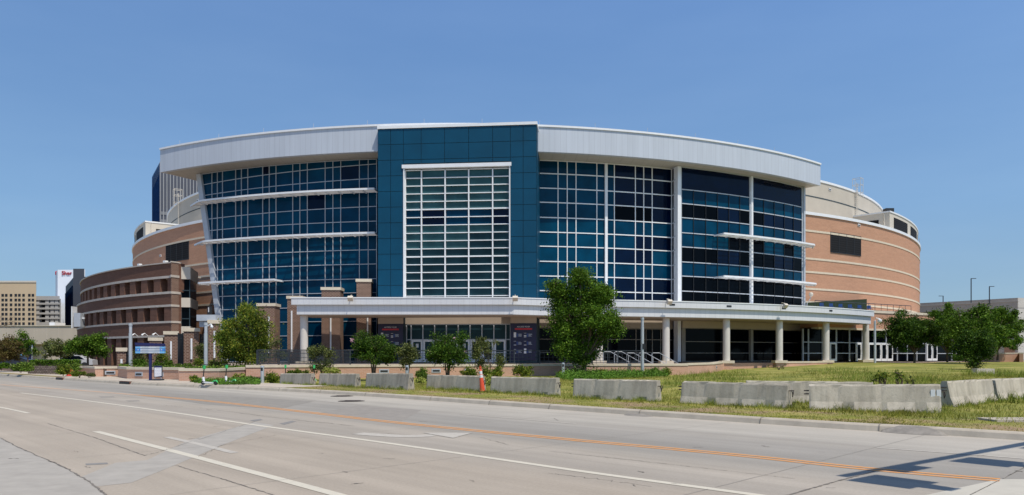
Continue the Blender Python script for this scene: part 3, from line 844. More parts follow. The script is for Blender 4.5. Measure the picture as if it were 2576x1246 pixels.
# ------------------------------------------------------------------ brick pillars with stone caps and light strips
def pillar(lab, x, y, w, d, z0, z1, rot, strip=True, grp="brick pillars with stone caps", sx=0.0):
    t = thing("brick_pillar", lab, "pillar", (x, y, z0), grp)
    e_ = Vector((math.cos(rot), math.sin(rot))); n_ = Vector((e_.y, -e_.x)); o = Vector((x, y))
    MB().obox(o, e_, n_, -w / 2, w / 2, -d / 2, d / 2, z0, z1 - 0.3).build("shaft", M['brickP'], t)
    MB().obox(o, e_, n_, -w / 2 - 0.09, w / 2 + 0.09, -d / 2 - 0.09, d / 2 + 0.09, z1 - 0.3, z1).build("cap", M['stone'], t)
    if strip:
        h = z1 - z0
        MB().obox(o, e_, n_, sx - 0.07, sx + 0.07, d / 2, d / 2 + 0.12, z0 + h * 0.18, z1 - max(0.9, h * 0.22)).build("light_strip", M['white'], t)
    return t
GB = "brick pillars before the glass front"
pillar("shortest free-standing brick pillar, beside the bushy tree before the glass front", P(668, 800, 75).x, 76, 1.78, 1.8, 0.9, E(132 * 75 / F), 0.03, True, GB, 0.3)
pillar("brick pillar standing behind the left end of the flat canopy", P(742, 800, 77).x, 77.6, 1.55, 1.5, 0.9, E(150 * 77 / F), 0.03, True, GB, -0.3)
pillar("brick pillar rising through view above the canopy, second from the blue portal", P(832, 800, 77.2).x, 78.0, 1.95, 1.7, 0.9, E(172 * 77.2 / F), 0.03, True, GB, 0.0)
pillar("tallest brick pillar, shaded and touching the left edge of the blue portal", P(915, 800, 76.6).x - 0.1, 77.6, 1.5, 1.9, 0.9, E(193 * 76.6 / F), 0.1, True, GB, 0.4)
GL = "brick gate pillars in the left planting"
for lab, x0, x1, top, bot, d, rot, sp in (
        ("brick gate pillar under the grey metal box, right of the row of gates", 521, 557, 806, 919, 62, 0.42, True),
        ("brick gate pillar with diagonal shadows, left of the slim silver lamp post", 459, 504, 826, 918, 63, 0.42, True),
        ("brick gate pillar nearest the end of the dark brick wing", 411, 450, 834, 917, 66, 0.42, True),
        ("brick gate pillar half hidden behind the blue sign board", 373, 410, 850, 915, 70, 0.42, False),
        ("small brick gate pillar left of the first silver lamp post", 294, 319, 875, 920, 58, 0.42, True)):
    w = (x1 - x0) * d / F * 0.78
    pillar(lab, P((x0 + x1) / 2, 900, d).x, d, w, w * 0.85, E(-(bot - 895) * d / F) - 0.1, E((895 - top) * d / F), rot, sp, GL)
# iron gates between them
def gate(lab, xa, xb, top, d, bot=918):
    a, c = P(xa, 900, d), P(xb, 900, d - 0.4); z0, z1 = E(-(bot - 895) * d / F), E((895 - top) * d / F)
    t = thing("iron_gate", lab, "gate", (a.x, a.y, z0), "iron gates between the brick pillars")
    b = MB()
    for k in (0, 1):
        q = lerp(a, c, k); b.bar((q.x, q.y, z0), (q.x, q.y, z1), 0.1, 0.1)
    for z in (z0 + 0.1, z1 - 0.5, z1 - 0.1): b.bar((a.x, a.y, z), (c.x, c.y, z), 0.05, 0.07)
    b.build("frame", M['dark'], t)
    b = MB(); n = 8
    for k in range(1, n):
        q = lerp(a, c, k / n); b.bar((q.x, q.y, z0 + 0.1), (q.x, q.y, z1 - 0.1), 0.035, 0.035)
    b.build("bars", M['dark'], t)
gate("tall dark iron gate beside the end of the dark brick wing", 449, 460, 838, 64)
gate("dark iron gate between the two tallest gate pillars", 504, 521, 840, 63)
gate("low dark iron gate left of the first silver lamp post", 319, 328, 880, 58)
# metal box over the gate pillar
t = thing("metal_canopy_box", "grey sheet metal box with a small sign on top, over a brick gate pillar", "awning", (P(525, 895, 63).x, 63, 4.3))
a = P(502, 793, 62.6); c = P(547, 808, 62.4)
MB().box(a.x, c.x, 62.0, 63.4, c.z, a.z).build("box", M['silver'], t)
b = P(505, 823, 62.6); MB().box(b.x, b.x + 0.6, 62.3, 63.0, b.z, c.z).build("bracket_box", M['silver'], t)
b = P(522, 793, 62.4); cc = P(533, 771, 62.4)
MB().box(b.x, cc.x, 62.35, 62.5, b.z + 0.1, cc.z).build("sign_plate", M['dark'], t)
MB().box(b.x + 0.1, b.x + 0.16, 62.3, 62.36, b.z + 0.25, cc.z - 0.1).build("sign_mark", M['ink'], t)

# ------------------------------------------------------------------ plaza terrace and brick walls
def wall(name, lab, cat, pts, z0, z1, th=0.42, cap=0.17, mat='brickW', grp=None, vents=()):
    """brick wall along a line of plan points with a projecting stone cap"""
    pts = [Vector(p) for p in pts]
    t = thing(name, lab, cat, (pts[0].x, pts[0].y, z0), grp)
    def off(d):
        out = []
        for i, p in enumerate(pts):
            n = Vector((0, 0))
            if i > 0: d0 = (p - pts[i - 1]).normalized(); n += Vector((-d0.y, d0.x))
            if i < len(pts) - 1: d1 = (pts[i + 1] - p).normalized(); n += Vector((-d1.y, d1.x))
            n.normalize(); out.append(p + n * d)
        return out
    MB().prism(off(0) + off(th)[::-1], z0, z1 - cap).build("wall_body", M[mat], t)
    MB().prism(off(-0.05) + off(th + 0.05)[::-1], z1 - cap, z1).build("cap", M['stone'], t)
    for px in vents:
        for i in range(len(pts) - 1):
            k = (px - CX) / F; a, dd = pts[i], pts[i + 1] - pts[i]
            s = (k * a.y - a.x) / (dd.x - k * dd.y)
            if 0 <= s <= 1:
                o = a + dd * s; u = dd.normalized(); n = Vector((u.y, -u.x))
                v = MB().obox(o, u, n, -0.36, 0.36, 0, 0.04, z1 - 0.62, z1 - 0.34).build("step_light", M['silver'], t)
                MB().obox(o, u, n, -0.27, 0.27, 0.03, 0.06, z1 - 0.54, z1 - 0.42).build("lens", M['dark'], v)
    return t
WL = [(-18.2, 50.0), (-16.0, 51.0), (1.5, 57.6), (9.5, 58.6), (14.3, 59.4)]
wall("retaining_wall", "long orange brick plaza wall with stone cap behind the shrubs and railing", "wall", WL, -0.3, 1.10, vents=(966, 1097, 1180))
pp = AP(C, 74.45, tpx(1827.5, 74.45, C))
wall("retaining_wall", "orange brick wall running back from the handrails to a canopy column", "wall", [(14.35, 59.9), (18.4, 66.5), (pp.x - 0.6, pp.y - 0.8)], -0.3, 1.13, vents=(1802,))
p1, p2 = AP(C, 74.9, tpx(1966, 74.9, C)), AP(C, 74.9, tpx(2086, 74.9, C))
wall("retaining_wall", "short orange brick wall between two canopy columns above the lawn", "wall", [p1.to_2d(), lerp(p1, p2, 0.5).to_2d(), p2.to_2d()], -0.2, 1.10)
TP = [(-18.0, 50.6), (-15.8, 51.5), (1.3, 58.1), (9.3, 59.1), (14.2, 60.0)]
TP += [(16.2, 64.0), (20.5, 74.0)] + [AP(C, 72.6, lerp(tpx(1840, 72.6, C), tpx(2178, 72.6, C), k / 8)).to_2d()[:] for k in range(9)]
TP += [(47.5, 88.0), (75.0, 104.0), (75, 125), (-36, 125), (-42.0, 84.0), (-30, 66), (-22, 60)]
tag(MB().prism(TP, -0.4, 0.93, 0, 1).build("terrace", [M['brickW'], plain('terrace_paving', (0.36, 0.29, 0.24), 0.9, 0.1, 1.0)]), kind='structure')
wall("planter_wall", "low orange brick planter wall left of the blue sign, nearest the fire hydrant", "wall", [G(178, 947, .1).to_2d(), G(209, 947.5, .1).to_2d(), G(239, 950, .1).to_2d(), G(297, 949, .1).to_2d()], -0.1, 0.93, vents=(277,), grp="planter walls by the pavement")
wall("planter_wall", "low orange brick planter wall behind the blue sign post and poster stand", "wall", [G(297, 951, .1).to_2d(), G(320, 955, .1).to_2d(), G(450, 957.5, .1).to_2d()], -0.1, 0.96, vents=(350, 402), grp="planter walls by the pavement")
wall("planter_wall", "orange brick planter wall behind the two parked scooters", "wall", [G(450, 961, .1).to_2d(), G(552, 961.5, .1).to_2d(), (-18.3, 51.0)], -0.1, 0.95, grp="planter walls by the pavement")
soil = plain('mulch', (0.105, 0.065, 0.045), 0.95, 0.3, 6, bump=0.4)
tag(MB().prism([G(300, 949, .1).to_2d() + Vector((0, .5)), G(320, 954, .1).to_2d() + Vector((0, .7)), G(450, 956, .1).to_2d() + Vector((0, .7)), G(550, 960, .1).to_2d() + Vector((0, .7)), (-18.4, 51.6), (-21, 62), (-34, 72), (-40, 64), (-31, 55.5)], -0.1, 0.80).build("planting_soil", [soil]), kind='structure')

# railing on the plaza wall
rl = thing("plaza_railing", "dark metal railing with square lattice along the top of the brick plaza wall", "railing", (-17.4, 50.6, 1.1))
RLn = [Vector((-17.6, 50.5)), Vector((-16.0, 51.22)), Vector((1.5, 57.82)), Vector((9.5, 58.82)), Vector((10.6, 59.0))]
zb_, zt_ = 1.1, 2.14
def along(pts, s):
    for a, c in zip(pts[:-1], pts[1:]):
        L = (c - a).length
        if s <= L: return a + (c - a) * (s / L)
        s -= L
    return pts[-1]
TL = sum((c - a).length for a, c in zip(RLn[:-1], RLn[1:]))
ns = 14
for k in range(ns):
    s0, s1 = TL * k / ns, TL * (k + 1) / ns
    a, c = along(RLn, s0), along(RLn, s1)
    b = MB()
    v3 = lambda q, z: Vector((q.x, q.y, z))
    b.bar(v3(a, zb_), v3(a, zt_), 0.09, 0.09)
    if k == ns - 1: b.bar(v3(c, zb_), v3(c, zt_), 0.09, 0.09)
    b.bar(v3(a, zt_), v3(c, zt_), 0.07, 0.07); b.bar(v3(a, zb_ + 0.08), v3(c, zb_ + 0.08), 0.05, 0.05)
    for z in (0.26, 0.52, 0.80): b.bar(v3(a, zb_ + z), v3(c, zb_ + z), 0.028, 0.028)
    nv = 24 if k < 3 else 6
    for j in range(1, nv): q = lerp(a, c, j / nv); b.bar(v3(q, zb_ + 0.08), v3(q, zb_ + (0.98 if k < 3 else 0.80)), 0.045 if k < 3 else 0.028, 0.03)
    b.build("railing_panel", M['rail'], rl)
# stair handrails
hr = None
hl = ["steel stair handrail nearest the right canopy column", "steel stair handrail second from the right canopy column", "steel stair handrail just behind the tall silver lamp post", "steel stair handrail behind the end of the dark railing", "steel stair handrail deepest behind the dark railing panels"]
for k, (px, d) in enumerate(((1640, 60.3), (1607, 60.8), (1576, 61.0), (1546, 62.5), (1518, 63.5))):
    o = P(px, 900, d); z0 = 0.95
    if hr is None:
        hr = thing("stair_handrail", hl[0], "handrail", (o.x, o.y, z0), "steel handrails of the plaza stairs")
        MB().tube([(o.x, o.y, z0), (o.x, o.y, z0 + 0.95), (o.x + 0.08, o.y, z0 + 1.02), (o.x + 0.62, o.y + 0.05, z0 + 1.02), (o.x + 2.3, o.y + 0.25, z0 + 0.1)], 0.026, 6).build("rail", M['silver'], hr)
        MB().tube([(o.x + 1.2, o.y + 0.12, z0), (o.x + 1.2, o.y + 0.12, z0 + 0.7)], 0.03, 6).build("post", M['steel'], hr)
    else: copy_tree(hr, (o.x, o.y, z0 + (0.0 if k < 3 else 0.12)), label=hl[k])
# ------------------------------------------------------------------ ground, kerb, road
KP = [(60, -34), (40, -14), (22, 3.6), (10.55, 15.06), (7.87, 17.35), (4.75, 20.35), (1.2, 23.9), (-5.4, 30.6), (-10.6, 35.3), (-16, 39.2), (-20.6, 42.4), (-25.7, 46.6), (-32.8, 53.0), (-45.3, 64.6), (-70, 88), (-130, 150)]
def smooth_poly(pts, n=6):
    pts = [Vector(p) for p in pts]; out = []
    for i in range(len(pts) - 1):
        p0, p1, p2, p3 = pts[max(i - 1, 0)], pts[i], pts[i + 1], pts[min(i + 2, len(pts) - 1)]
        for k in range(n):
            t = k / n
            out.append(0.5 * ((2 * p1) + (p2 - p0) * t + (2 * p0 - 5 * p1 + 4 * p2 - p3) * t * t + (3 * p1 - p0 - 3 * p2 + p3) * t ** 3))
    return out + [pts[-1]]
KL = smooth_poly(KP, 6)
NRM = []
for i, p in enumerate(KL):
    d = (KL[min(i + 1, len(KL) - 1)] - KL[max(i - 1, 0)]).normalized(); NRM.append(Vector((d.y, -d.x)))   # away from the road
def ss(a, b, x): x = min(1, max(0, (x - a) / (b - a))); return x * x * (3 - 2 * x)
def zg(x, y, s=5.0):
    z = 0.15 - 0.05 * ss(2, 6, s)
    if y > 5:
        u = x / y
        z += max(0.0, (y - 26)) * 0.0118 * ss(0.26, 0.50, u) + 0.10 * ss(30, 50, y) * ss(-0.1, 0.1, u)
    return min(z, 0.90) + 0.015 * math.sin(x * 1.3 + y * 0.7) * ss(1.5, 5, s)
# grass sheet
def strip(mb, offs, zf, i0=0, i1=None, m=0):
    i1 = len(KL) - 1 if i1 is None else i1
    for i in range(i0, i1):
        for a, c in zip(offs[:-1], offs[1:]):
            q = []
            for (j, s) in ((i, a), (i + 1, a), (i + 1, c), (i, c)):
                p = KL[j] + NRM[j] * s; q.append(Vector((p.x, p.y, zf(p.x, p.y, s))))
            n = (q[1] - q[0]).cross(q[2] - q[0])
            mb.face(q if n.z > 0 else q[::-1], m)
    return mb
gm, gt, gp = new_mat('lawn')
v = coords(gt)
n1 = ramp(gt, noise(gt, v, 0.35, 6, 0.65), [(0.34, (0.120, 0.145, 0.015)), (0.50, (0.215, 0.215, 0.028)), (0.62, (0.36, 0.31, 0.085))])
n2_ = ramp(gt, noise(gt, coords(gt, (1, 1, 1)), 9.0, 4, 0.7), [(0.3, 0.72), (0.7, 1.2)])
tc = node(gt, "ShaderNodeTexCoord"); sx = node(gt, "ShaderNodeSeparateXYZ"); gt.links.new(tc.outputs['UV'], sx.inputs[0])
n3 = ramp(gt, noise(gt, v, 0.6, 5, 0.6), [(0.42, 0.0), (0.62, 1.0)])
mm = node(gt, "ShaderNodeMath"); mm.operation = 'LESS_THAN'; gt.links.new(sx.outputs[0], mm.inputs[0]); mm.inputs[1].default_value = 3.2
m2 = node(gt, "ShaderNodeMath"); m2.operation = 'MULTIPLY'; gt.links.new(n3, m2.inputs[0]); gt.links.new(mm.outputs[0], m2.inputs[1])
c1 = mixc(gt, m2.outputs[0], n1, (0.30, 0.205, 0.115))
gt.links.new(mixc(gt, 1.0, c1, n2_, 'MULTIPLY'), gp.inputs['Base Color']); gp.inputs['Roughness'].default_value = 0.95
gb = node(gt, "ShaderNodeBump"); gb.inputs['Strength'].default_value = 0.6; gb.inputs['Distance'].default_value = 0.05
gt.links.new(noise(gt, v, 14, 4, 0.7), gb.inputs['Height']); gt.links.new(gb.outputs[0], gp.inputs['Normal'])
b = MB()
offs = [0.28, 1.0, 2.0, 3.2, 5, 7, 9, 12, 16, 20, 25, 30, 36, 42, 50, 60, 75, 95, 130]
strip(b, offs, zg, 10)
lawn = b.build("lawn", gm)
# uv x = distance from the kerb line
uvl = lawn.data.uv_layers[0]
k = 0; uu = []
for i in range(10, len(KL) - 1):
    for a, c in zip(offs[:-1], offs[1:]): uu.append((a, c))
for pi, pol in enumerate(lawn.data.polygons):
    if pi < len(uu):
        a, c = uu[pi]
        for li in pol.loop_indices: uvl.data[li].uv = ((a + c) / 2, 0)
tag(lawn, kind='structure')
conc = plain('kerb_concrete', (0.42, 0.37, 0.30), 0.9, 0.13, 2.5, bump=0.15)
b = MB()
for i in range(len(KL) - 1):
    def q(j, s, z): p = KL[j] + NRM[j] * s; return Vector((p.x, p.y, z))
    prof = [(0.0, -0.02), (0.05, 0.12), (0.09, 0.15), (0.30, 0.155), (0.32, 0.0)]
    for (s0, z0), (s1, z1) in zip(prof[:-1], prof[1:]):
        f = [q(i, s0, z0), q(i + 1, s0, z0), q(i + 1, s1, z1), q(i, s1, z1)]
        n = (f[1] - f[0]).cross(f[2] - f[0])
        if n.z < 0 or (abs(n.z) < 1e-6 and n.dot(Vector((NRM[i].x, NRM[i].y, 0))) > 0): f = f[::-1]
        b.face(f)
tag(b.build("kerb", conc), kind='structure')
b = MB()                                                   # joints across the kerb
acc = 0
for i in range(12, 70):
    L = (KL[i + 1] - KL[i]).length; acc += L
    if acc > 3.0:
        acc = 0
        p = KL[i]; n = NRM[i]; d = Vector((-n.y, n.x))
        for s0, z0, s1, z1 in ((-0.012, 0.0, 0.035, 0.125), (0.035, 0.125, 0.075, 0.160), (0.075, 0.160, 0.31, 0.165)):
            f = [(*(p + n * s0 - d * 0.011), z0), (*(p + n * s0 + d * 0.011), z0), (*(p + n * s1 + d * 0.011), z1), (*(p + n * s1 - d * 0.011), z1)]
            b.face(f)
tag(b.build("kerb_joints", plain('joint_dirt', (0.19, 0.17, 0.145), 0.9, 0.2)), kind='structure')
# sidewalk at the left
side = plain('sidewalk_concrete', (0.45, 0.39, 0.32), 0.9, 0.09, 1.2)
b = MB()
i0 = min(range(len(KL)), key=lambda i: (KL[i] - Vector((-11.8, 36.3))).length)
strip(b, [0.30, 1.2, 3.6], lambda x, y, s: 0.162, i0, len(KL) - 8)
tag(b.build("sidewalk", side), kind='structure')
far = thing  # keep name
b = MB()
poly = [G(300, 951.5, .17).to_2d() + Vector((0, 1.2)), G(297, 962, .17).to_2d(), G(450, 970, .17).to_2d(), G(455, 958, .17).to_2d() + Vector((0, 1.0))]
b.face([(p.x, p.y, 0.170) for p in poly]); 0 and tag(b.build("pavement", plain('plaza_paving', (0.46, 0.40, 0.35), 0.9, 0.08, 1.5)), kind='structure')
b = MB().face([(-2500, -400, -0.06), (2500, -400, -0.06), (2500, 4000, -0.06), (-2500, 4000, -0.06)])
tag(b.build("ground", plain('far_ground', (0.24, 0.21, 0.16), 0.95, 0.2, 0.05)), kind='structure')

rm_, rt, rp = new_mat('worn_concrete_road')
v = coords(rt, (1, 1, 1), (0, 0, math.radians(-45)))       # mapped x runs along... across the lanes
v45 = node(rt, "ShaderNodeMapping"); tc = node(rt, "ShaderNodeTexCoord")
rt.links.new(tc.outputs['Object'], v45.inputs[0]); v45.inputs['Rotation'].default_value = (0, 0, math.radians(45))
sx = node(rt, "ShaderNodeSeparateXYZ"); rt.links.new(v45.outputs[0], sx.inputs[0])
# distance across the road (0 at the kerb), streaks stretched along the lanes
def mapped(scale):
    n = node(rt, "ShaderNodeMapping"); rt.links.new(v45.outputs[0], n.inputs[0]); n.inputs['Scale'].default_value = scale; return n.outputs[0]
wob = noise(rt, mapped((0.05, 0.35, 1)), 1.0, 3)
ad = node(rt, "ShaderNodeMath"); ad.operation = 'MULTIPLY_ADD'; rt.links.new(wob, ad.inputs[0]); ad.inputs[1].default_value = 1.6; rt.links.new(sx.outputs[1], ad.inputs[2])
mr = node(rt, "ShaderNodeMapRange"); rt.links.new(ad.outputs[0], mr.inputs[0])
mr.inputs['From Min'].default_value = 0.0; mr.inputs['From Max'].default_value = 20.0
tint = ramp(rt, mr.outputs[0], [(0.0, (0.375, 0.335, 0.290)), (0.42, (0.365, 0.325, 0.280)), (0.48, (0.335, 0.310, 0.280)), (0.56, (0.365, 0.335, 0.298)), (0.605, (0.315, 0.300, 0.278)), (0.67, (0.282, 0.272, 0.256)), (0.73, (0.30, 0.288, 0.270)), (0.765, (0.335, 0.318, 0.293)), (0.80, (0.385, 0.368, 0.338)), (0.95, (0.415, 0.39, 0.352))])
st = ramp(rt, noise(rt, mapped((0.06, 1.6, 1)), 1.0, 6, 0.6), [(0.28, 0.85), (0.72, 1.10)])
gr = ramp(rt, noise(rt, v45.outputs[0], 22, 5, 0.75), [(0.25, 0.86), (0.75, 1.10)])
bl = ramp(rt, noise(rt, v45.outputs[0], 0.35, 5, 0.6), [(0.3, 0.93), (0.7, 1.06)])
sp = ramp(rt, noise(rt, mapped((1.2, 3.0, 1)), 3.0, 5, 0.75), [(0.66, 1.0), (0.78, 0.78)])
c = mixc(rt, 1.0, tint, (1.03, 0.995, 0.94), 'MULTIPLY'); c = mixc(rt, 1.0, c, st, 'MULTIPLY'); c = mixc(rt, 1.0, c, gr, 'MULTIPLY'); c = mixc(rt, 1.0, c, bl, 'MULTIPLY'); c = mixc(rt, 1.0, c, sp, 'MULTIPLY')
rt.links.new(c, rp.inputs['Base Color']); rp.inputs['Roughness'].default_value = 0.85; rp.inputs['Specular IOR Level'].default_value = 0.3
rbump = node(rt, "ShaderNodeBump"); rbump.inputs['Strength'].default_value = 0.12; rbump.inputs['Distance'].default_value = 0.01
rt.links.new(noise(rt, v45.outputs[0], 60, 3, 0.7), rbump.inputs['Height']); rt.links.new(rbump.outputs[0], rp.inputs['Normal'])
rpts = [p + n * 0.02 for p, n in zip(KL, NRM)]
b = MB()
for i in range(len(rpts) - 1):
    f = [rpts[i], rpts[i + 1], rpts[i + 1] + Vector((-90, -90)), rpts[i] + Vector((-90, -90))]
    n = (f[1] - f[0]).cross(f[2] - f[0]) if False else None
    A2_ = sum(f[k].x * f[(k + 1) % 4].y - f[(k + 1) % 4].x * f[k].y for k in range(4))
    if A2_ < 0: f = f[::-1]
    b.face([(p.x, p.y, 0.0) for p in f])
tag(b.build("road", rm_), kind='structure')

# painted lines, following the pixels of the photograph on the ground
def gline(pix, z=0.0): return smooth_poly([G(x, y, z).to_2d() for x, y in pix], 6)
def ribbon(mb, pts, w, z, off=0.0, m=0):
    for i in range(len(pts) - 1):
        d0 = (pts[min(i + 1, len(pts) - 1)] - pts[max(i - 1, 0)]).normalized(); d1 = (pts[min(i + 2, len(pts) - 1)] - pts[i]).normalized()
        n0, n1 = Vector((-d0.y, d0.x)), Vector((-d1.y, d1.x))
        q = [pts[i] + n0 * (off - w / 2), pts[i + 1] + n1 * (off - w / 2), pts[i + 1] + n1 * (off + w / 2), pts[i] + n0 * (off + w / 2)]
        A_ = sum(q[k].x * q[(k + 1) % 4].y - q[(k + 1) % 4].x * q[k].y for k in range(4))
        if A_ < 0: q = q[::-1]
        mb.face([(p.x, p.y, z) for p in q], m)
def paint(name, c, wear=0.45, lo=0.5, under=(0.40, 0.37, 0.33)):
    m, t, p = new_mat(name)
    f = ramp(t, noise(t, coords(t), 5.0, 6, 0.75), [(wear, 0.0), (wear + 0.18, 1.0)])
    t.links.new(mixc(t, f, c, tuple(lerp(a, bb, lo) for a, bb in zip(c, under))), p.inputs['Base Color']); p.inputs['Roughness'].default_value = 0.75
    return m
yel = paint('worn_yellow_paint', (0.64, 0.27, 0.055), 0.42, 0.4); whi = paint('worn_white_paint', (0.57, 0.525, 0.43), 0.5, 0.45)
fai = paint('faded_white_paint', (0.47, 0.435, 0.38), 0.46, 0.75, (0.37, 0.335, 0.29))
fy = paint('faded_yellow_paint', (0.50, 0.30, 0.17), 0.42, 0.75)
ypx = [(351.6, 994.5), (527, 1009.6), (754.8, 1035.4), (946.4, 1058), (1168.6, 1081), (1446.6, 1107.5), (1846.5, 1144.5), (2189, 1180.5), (2515, 1208.5)]
b = MB(); yl = gline(ypx)
ribbon(b, yl, 0.11, 0.005, 0.105); ribbon(b, yl, 0.11, 0.005, -0.105)
tag(b.build("yellow_centre_line", yel), kind='structure')
b = MB(); yl2 = gline([(0, 968), (88, 974.5), (220, 984), (351.6, 994.5)])
ribbon(b, yl2, 0.35, 0.005); tag(b.build("faded_centre_line", fy), kind='structure')
b = MB()
ribbon(b, gline([(52, 989), (205, 1007), (439.5, 1039), (629, 1068), (1000, 1119), (1446.6, 1184), (1902, 1246), (2500, 1330)]), 0.155, 0.005)
ribbon(b, gline([(-60, 1017), (0, 1025), (72, 1040)]), 0.13, 0.005)
ribbon(b, gline([(240, 1085.5), (430, 1134), (600, 1179), (755, 1220), (851, 1246), (1300, 1365)]), 0.165, 0.005)
tag(b.build("white_lane_line", whi), kind='structure')
b = MB()
ribbon(b, gline([(1160, 1042.5), (1300, 1054), (1450, 1067)]), 0.10, 0.005)
ribbon(b, gline([(2205, 1127), (2400, 1141), (2576, 1154.5)]), 0.10, 0.005)
ribbon(b, gline([(765, 1005), (848, 1013)]), 0.10, 0.005)
ribbon(b, gline([(420, 1100), (500, 1118), (590, 1140)]), 0.16, 0.005)
# worn turn arrow
ax = gline([(900, 1091), (1010, 1098), (1090, 1096)])
ribbon(b, ax, 0.42, 0.005)
q = [G(1062, 1089.5).to_2d(), G(1188, 1090).to_2d(), G(1140, 1103).to_2d()]
A_ = sum(q[k].x * q[(k + 1) % 3].y - q[(k + 1) % 3].x * q[k].y for k in range(3))
b.face([(p.x, p.y, 0.0085) for p in (q if A_ > 0 else q[::-1])])
tag(b.build("turn_arrow_and_faded_lines", fai), kind='structure')
# stop bar in the lower right corner
b = MB(); q = [G(2512, 1206.5), G(2700, 1206), G(2500, 1330), G(2130, 1330), G(2230, 1268)]
pq = [p.to_2d() for p in q]; A_ = sum(pq[k].x * pq[(k + 1) % 5].y - pq[(k + 1) % 5].x * pq[k].y for k in range(5))
b.face([(p.x, p.y, 0.004) for p in (pq if A_ > 0 else pq[::-1])])
tag(b.build("crossing_slab", plain('pale_crossing_concrete', (0.47, 0.44, 0.375), 0.85, 0.06, 3)), kind='structure')
# tar patches and paler repair panels
def gpoly(mb, pix, z, m=0):
    q = [G(x, y).to_2d() for x, y in pix]; n = len(q)
    A_ = sum(q[k].x * q[(k + 1) % n].y - q[(k + 1) % n].x * q[k].y for k in range(n))
    mb.face([(p.x, p.y, z) for p in (q if A_ > 0 else q[::-1])], m)
b = MB()
gpoly(b, [(300, 985), (629, 1000), (790, 1010), (700, 1030), (520, 1018), (390, 1000)], 0.002)
gpoly(b, [(900, 1020), (1060, 1032), (1010, 1060), (860, 1046), (800, 1040)], 0.002, 1)
gpoly(b, [(629, 1058), (655, 1054), (661, 1057), (640, 1061)], 0.0035, 2); gpoly(b, [(703, 1066), (735, 1059), (745, 1061), (715, 1069)], 0.0035, 2)
gpoly(b, [(215, 1167), (270, 1164), (272, 1168), (216, 1171)], 0.0035, 2)
gpoly(b, [(248, 998), (285, 997), (290, 1000), (255, 1001)], 0.0035, 1); gpoly(b, [(315, 1008), (350, 1007), (352, 1010), (325, 1011)], 0.0035, 1)
gpoly(b, [(-200, 1020), (0, 1102), (55, 1130), (170, 1180), (230, 1216), (270, 1250), (350, 1330), (-600, 1330)], 0.0015, 3)
gpoly(b, [(290, 1165), (370, 1158), (470, 1110), (640, 1062), (690, 1070), (560, 1120), (430, 1175), (330, 1215), (190, 1230), (170, 1215)], 0.0025, 3)
pm = lambda n, c: plain(n, c, 0.88, 0.10, 3.0, bump=0.1)
tag(b.build("road_patches", [pm('grey_asphalt_patch', (0.25, 0.23, 0.20)), pm('dark_grey_patch', (0.265, 0.24, 0.21)), pm('tar_patch', (0.215, 0.205, 0.195)), pm('pale_repair_panel', (0.352, 0.325, 0.287))]), kind='structure')
# cracks and joints
b = MB(); rc = random.Random(11)
def along_pts(pts, s):
    for a, c in zip(pts[:-1], pts[1:]):
        L = (c - a).length
        if s <= L: return a + (c - a) * (s / L)
        s -= L
    return pts[-1]
def crack(pix, w, jit=0.03, n=30):
    pts = [G(x, y).to_2d() for x, y in pix]; out = []
    for a, c in zip(pts[:-1], pts[1:]):
        m_ = max(2, int(n / (len(pts) - 1)))
        for k in range(m_): out.append(lerp(a, c, k / m_) + Vector((rc.uniform(-jit, jit), rc.uniform(-jit, jit))))
    out.append(pts[-1])
    for i in range(len(out) - 1): ribbon(b, out[i:i + 2], w * rc.uniform(0.3, 1.2), 0.006)
crack([(0, 1102), (55, 1130), (170, 1180), (230, 1216), (270, 1250)], 0.030, 0.012, 60)
crack([(120, 1066), (240, 1102), (365, 1147)], 0.016, 0.01, 40)
crack([(440, 1171), (560, 1206), (700, 1250)], 0.018, 0.012, 40)
crack([(410, 1019), (500, 1027), (700, 1052), (890, 1072)], 0.02, 0.04, 60)
crack([(1383, 1136), (1700, 1170), (2000, 1205)], 0.015, 0.02, 60)
crack([(1383, 1192), (1500, 1205), (1640, 1225)], 0.014, 0.05, 30)
crack([(1969, 1250), (2060, 1224), (2133, 1204), (2200, 1187)], 0.035, 0.01, 40)
crack([(365, 1147), (430, 1128), (640, 1062)], 0.012, 0.03, 40)
crack([(700, 1094), (560, 1120), (500, 1150)], 0.012, 0.03, 40)
crack([(1210, 1101), (1280, 1120)], 0.014, 0.03, 12)
for k in range(9):
    m_ = along_pts(yl, 2.0 + k * 4.6)
    dn = Vector((0.7071, 0.7071))
    for s0, s1 in ((-10, -3.3), (-3.1, 0.0), (0.2, 6.0)):
        a_, c_ = m_ + dn * s0, m_ + dn * s1
        for q_ in range(12): ribbon(b, [lerp(a_, c_, q_ / 12) + Vector((rc.uniform(-.01, .01), 0)), lerp(a_, c_, (q_ + 1) / 12)], 0.010, 0.0065, 0.0, 1)
for k in range(26):
    x, y = rc.uniform(0, 2576), rc.uniform(1030, 1240)
    crack([(x, y), (x + rc.uniform(8, 30), y + rc.uniform(-3, 5))], rc.choice((0.012, 0.02, 0.03)), 0.02, 4)
tag(b.build("road_cracks", [plain('crack_dirt', (0.17, 0.15, 0.13), 0.95, 0.25, 4), plain('joint_filler', (0.30, 0.272, 0.24), 0.9, 0.2, 2)]), kind='structure')
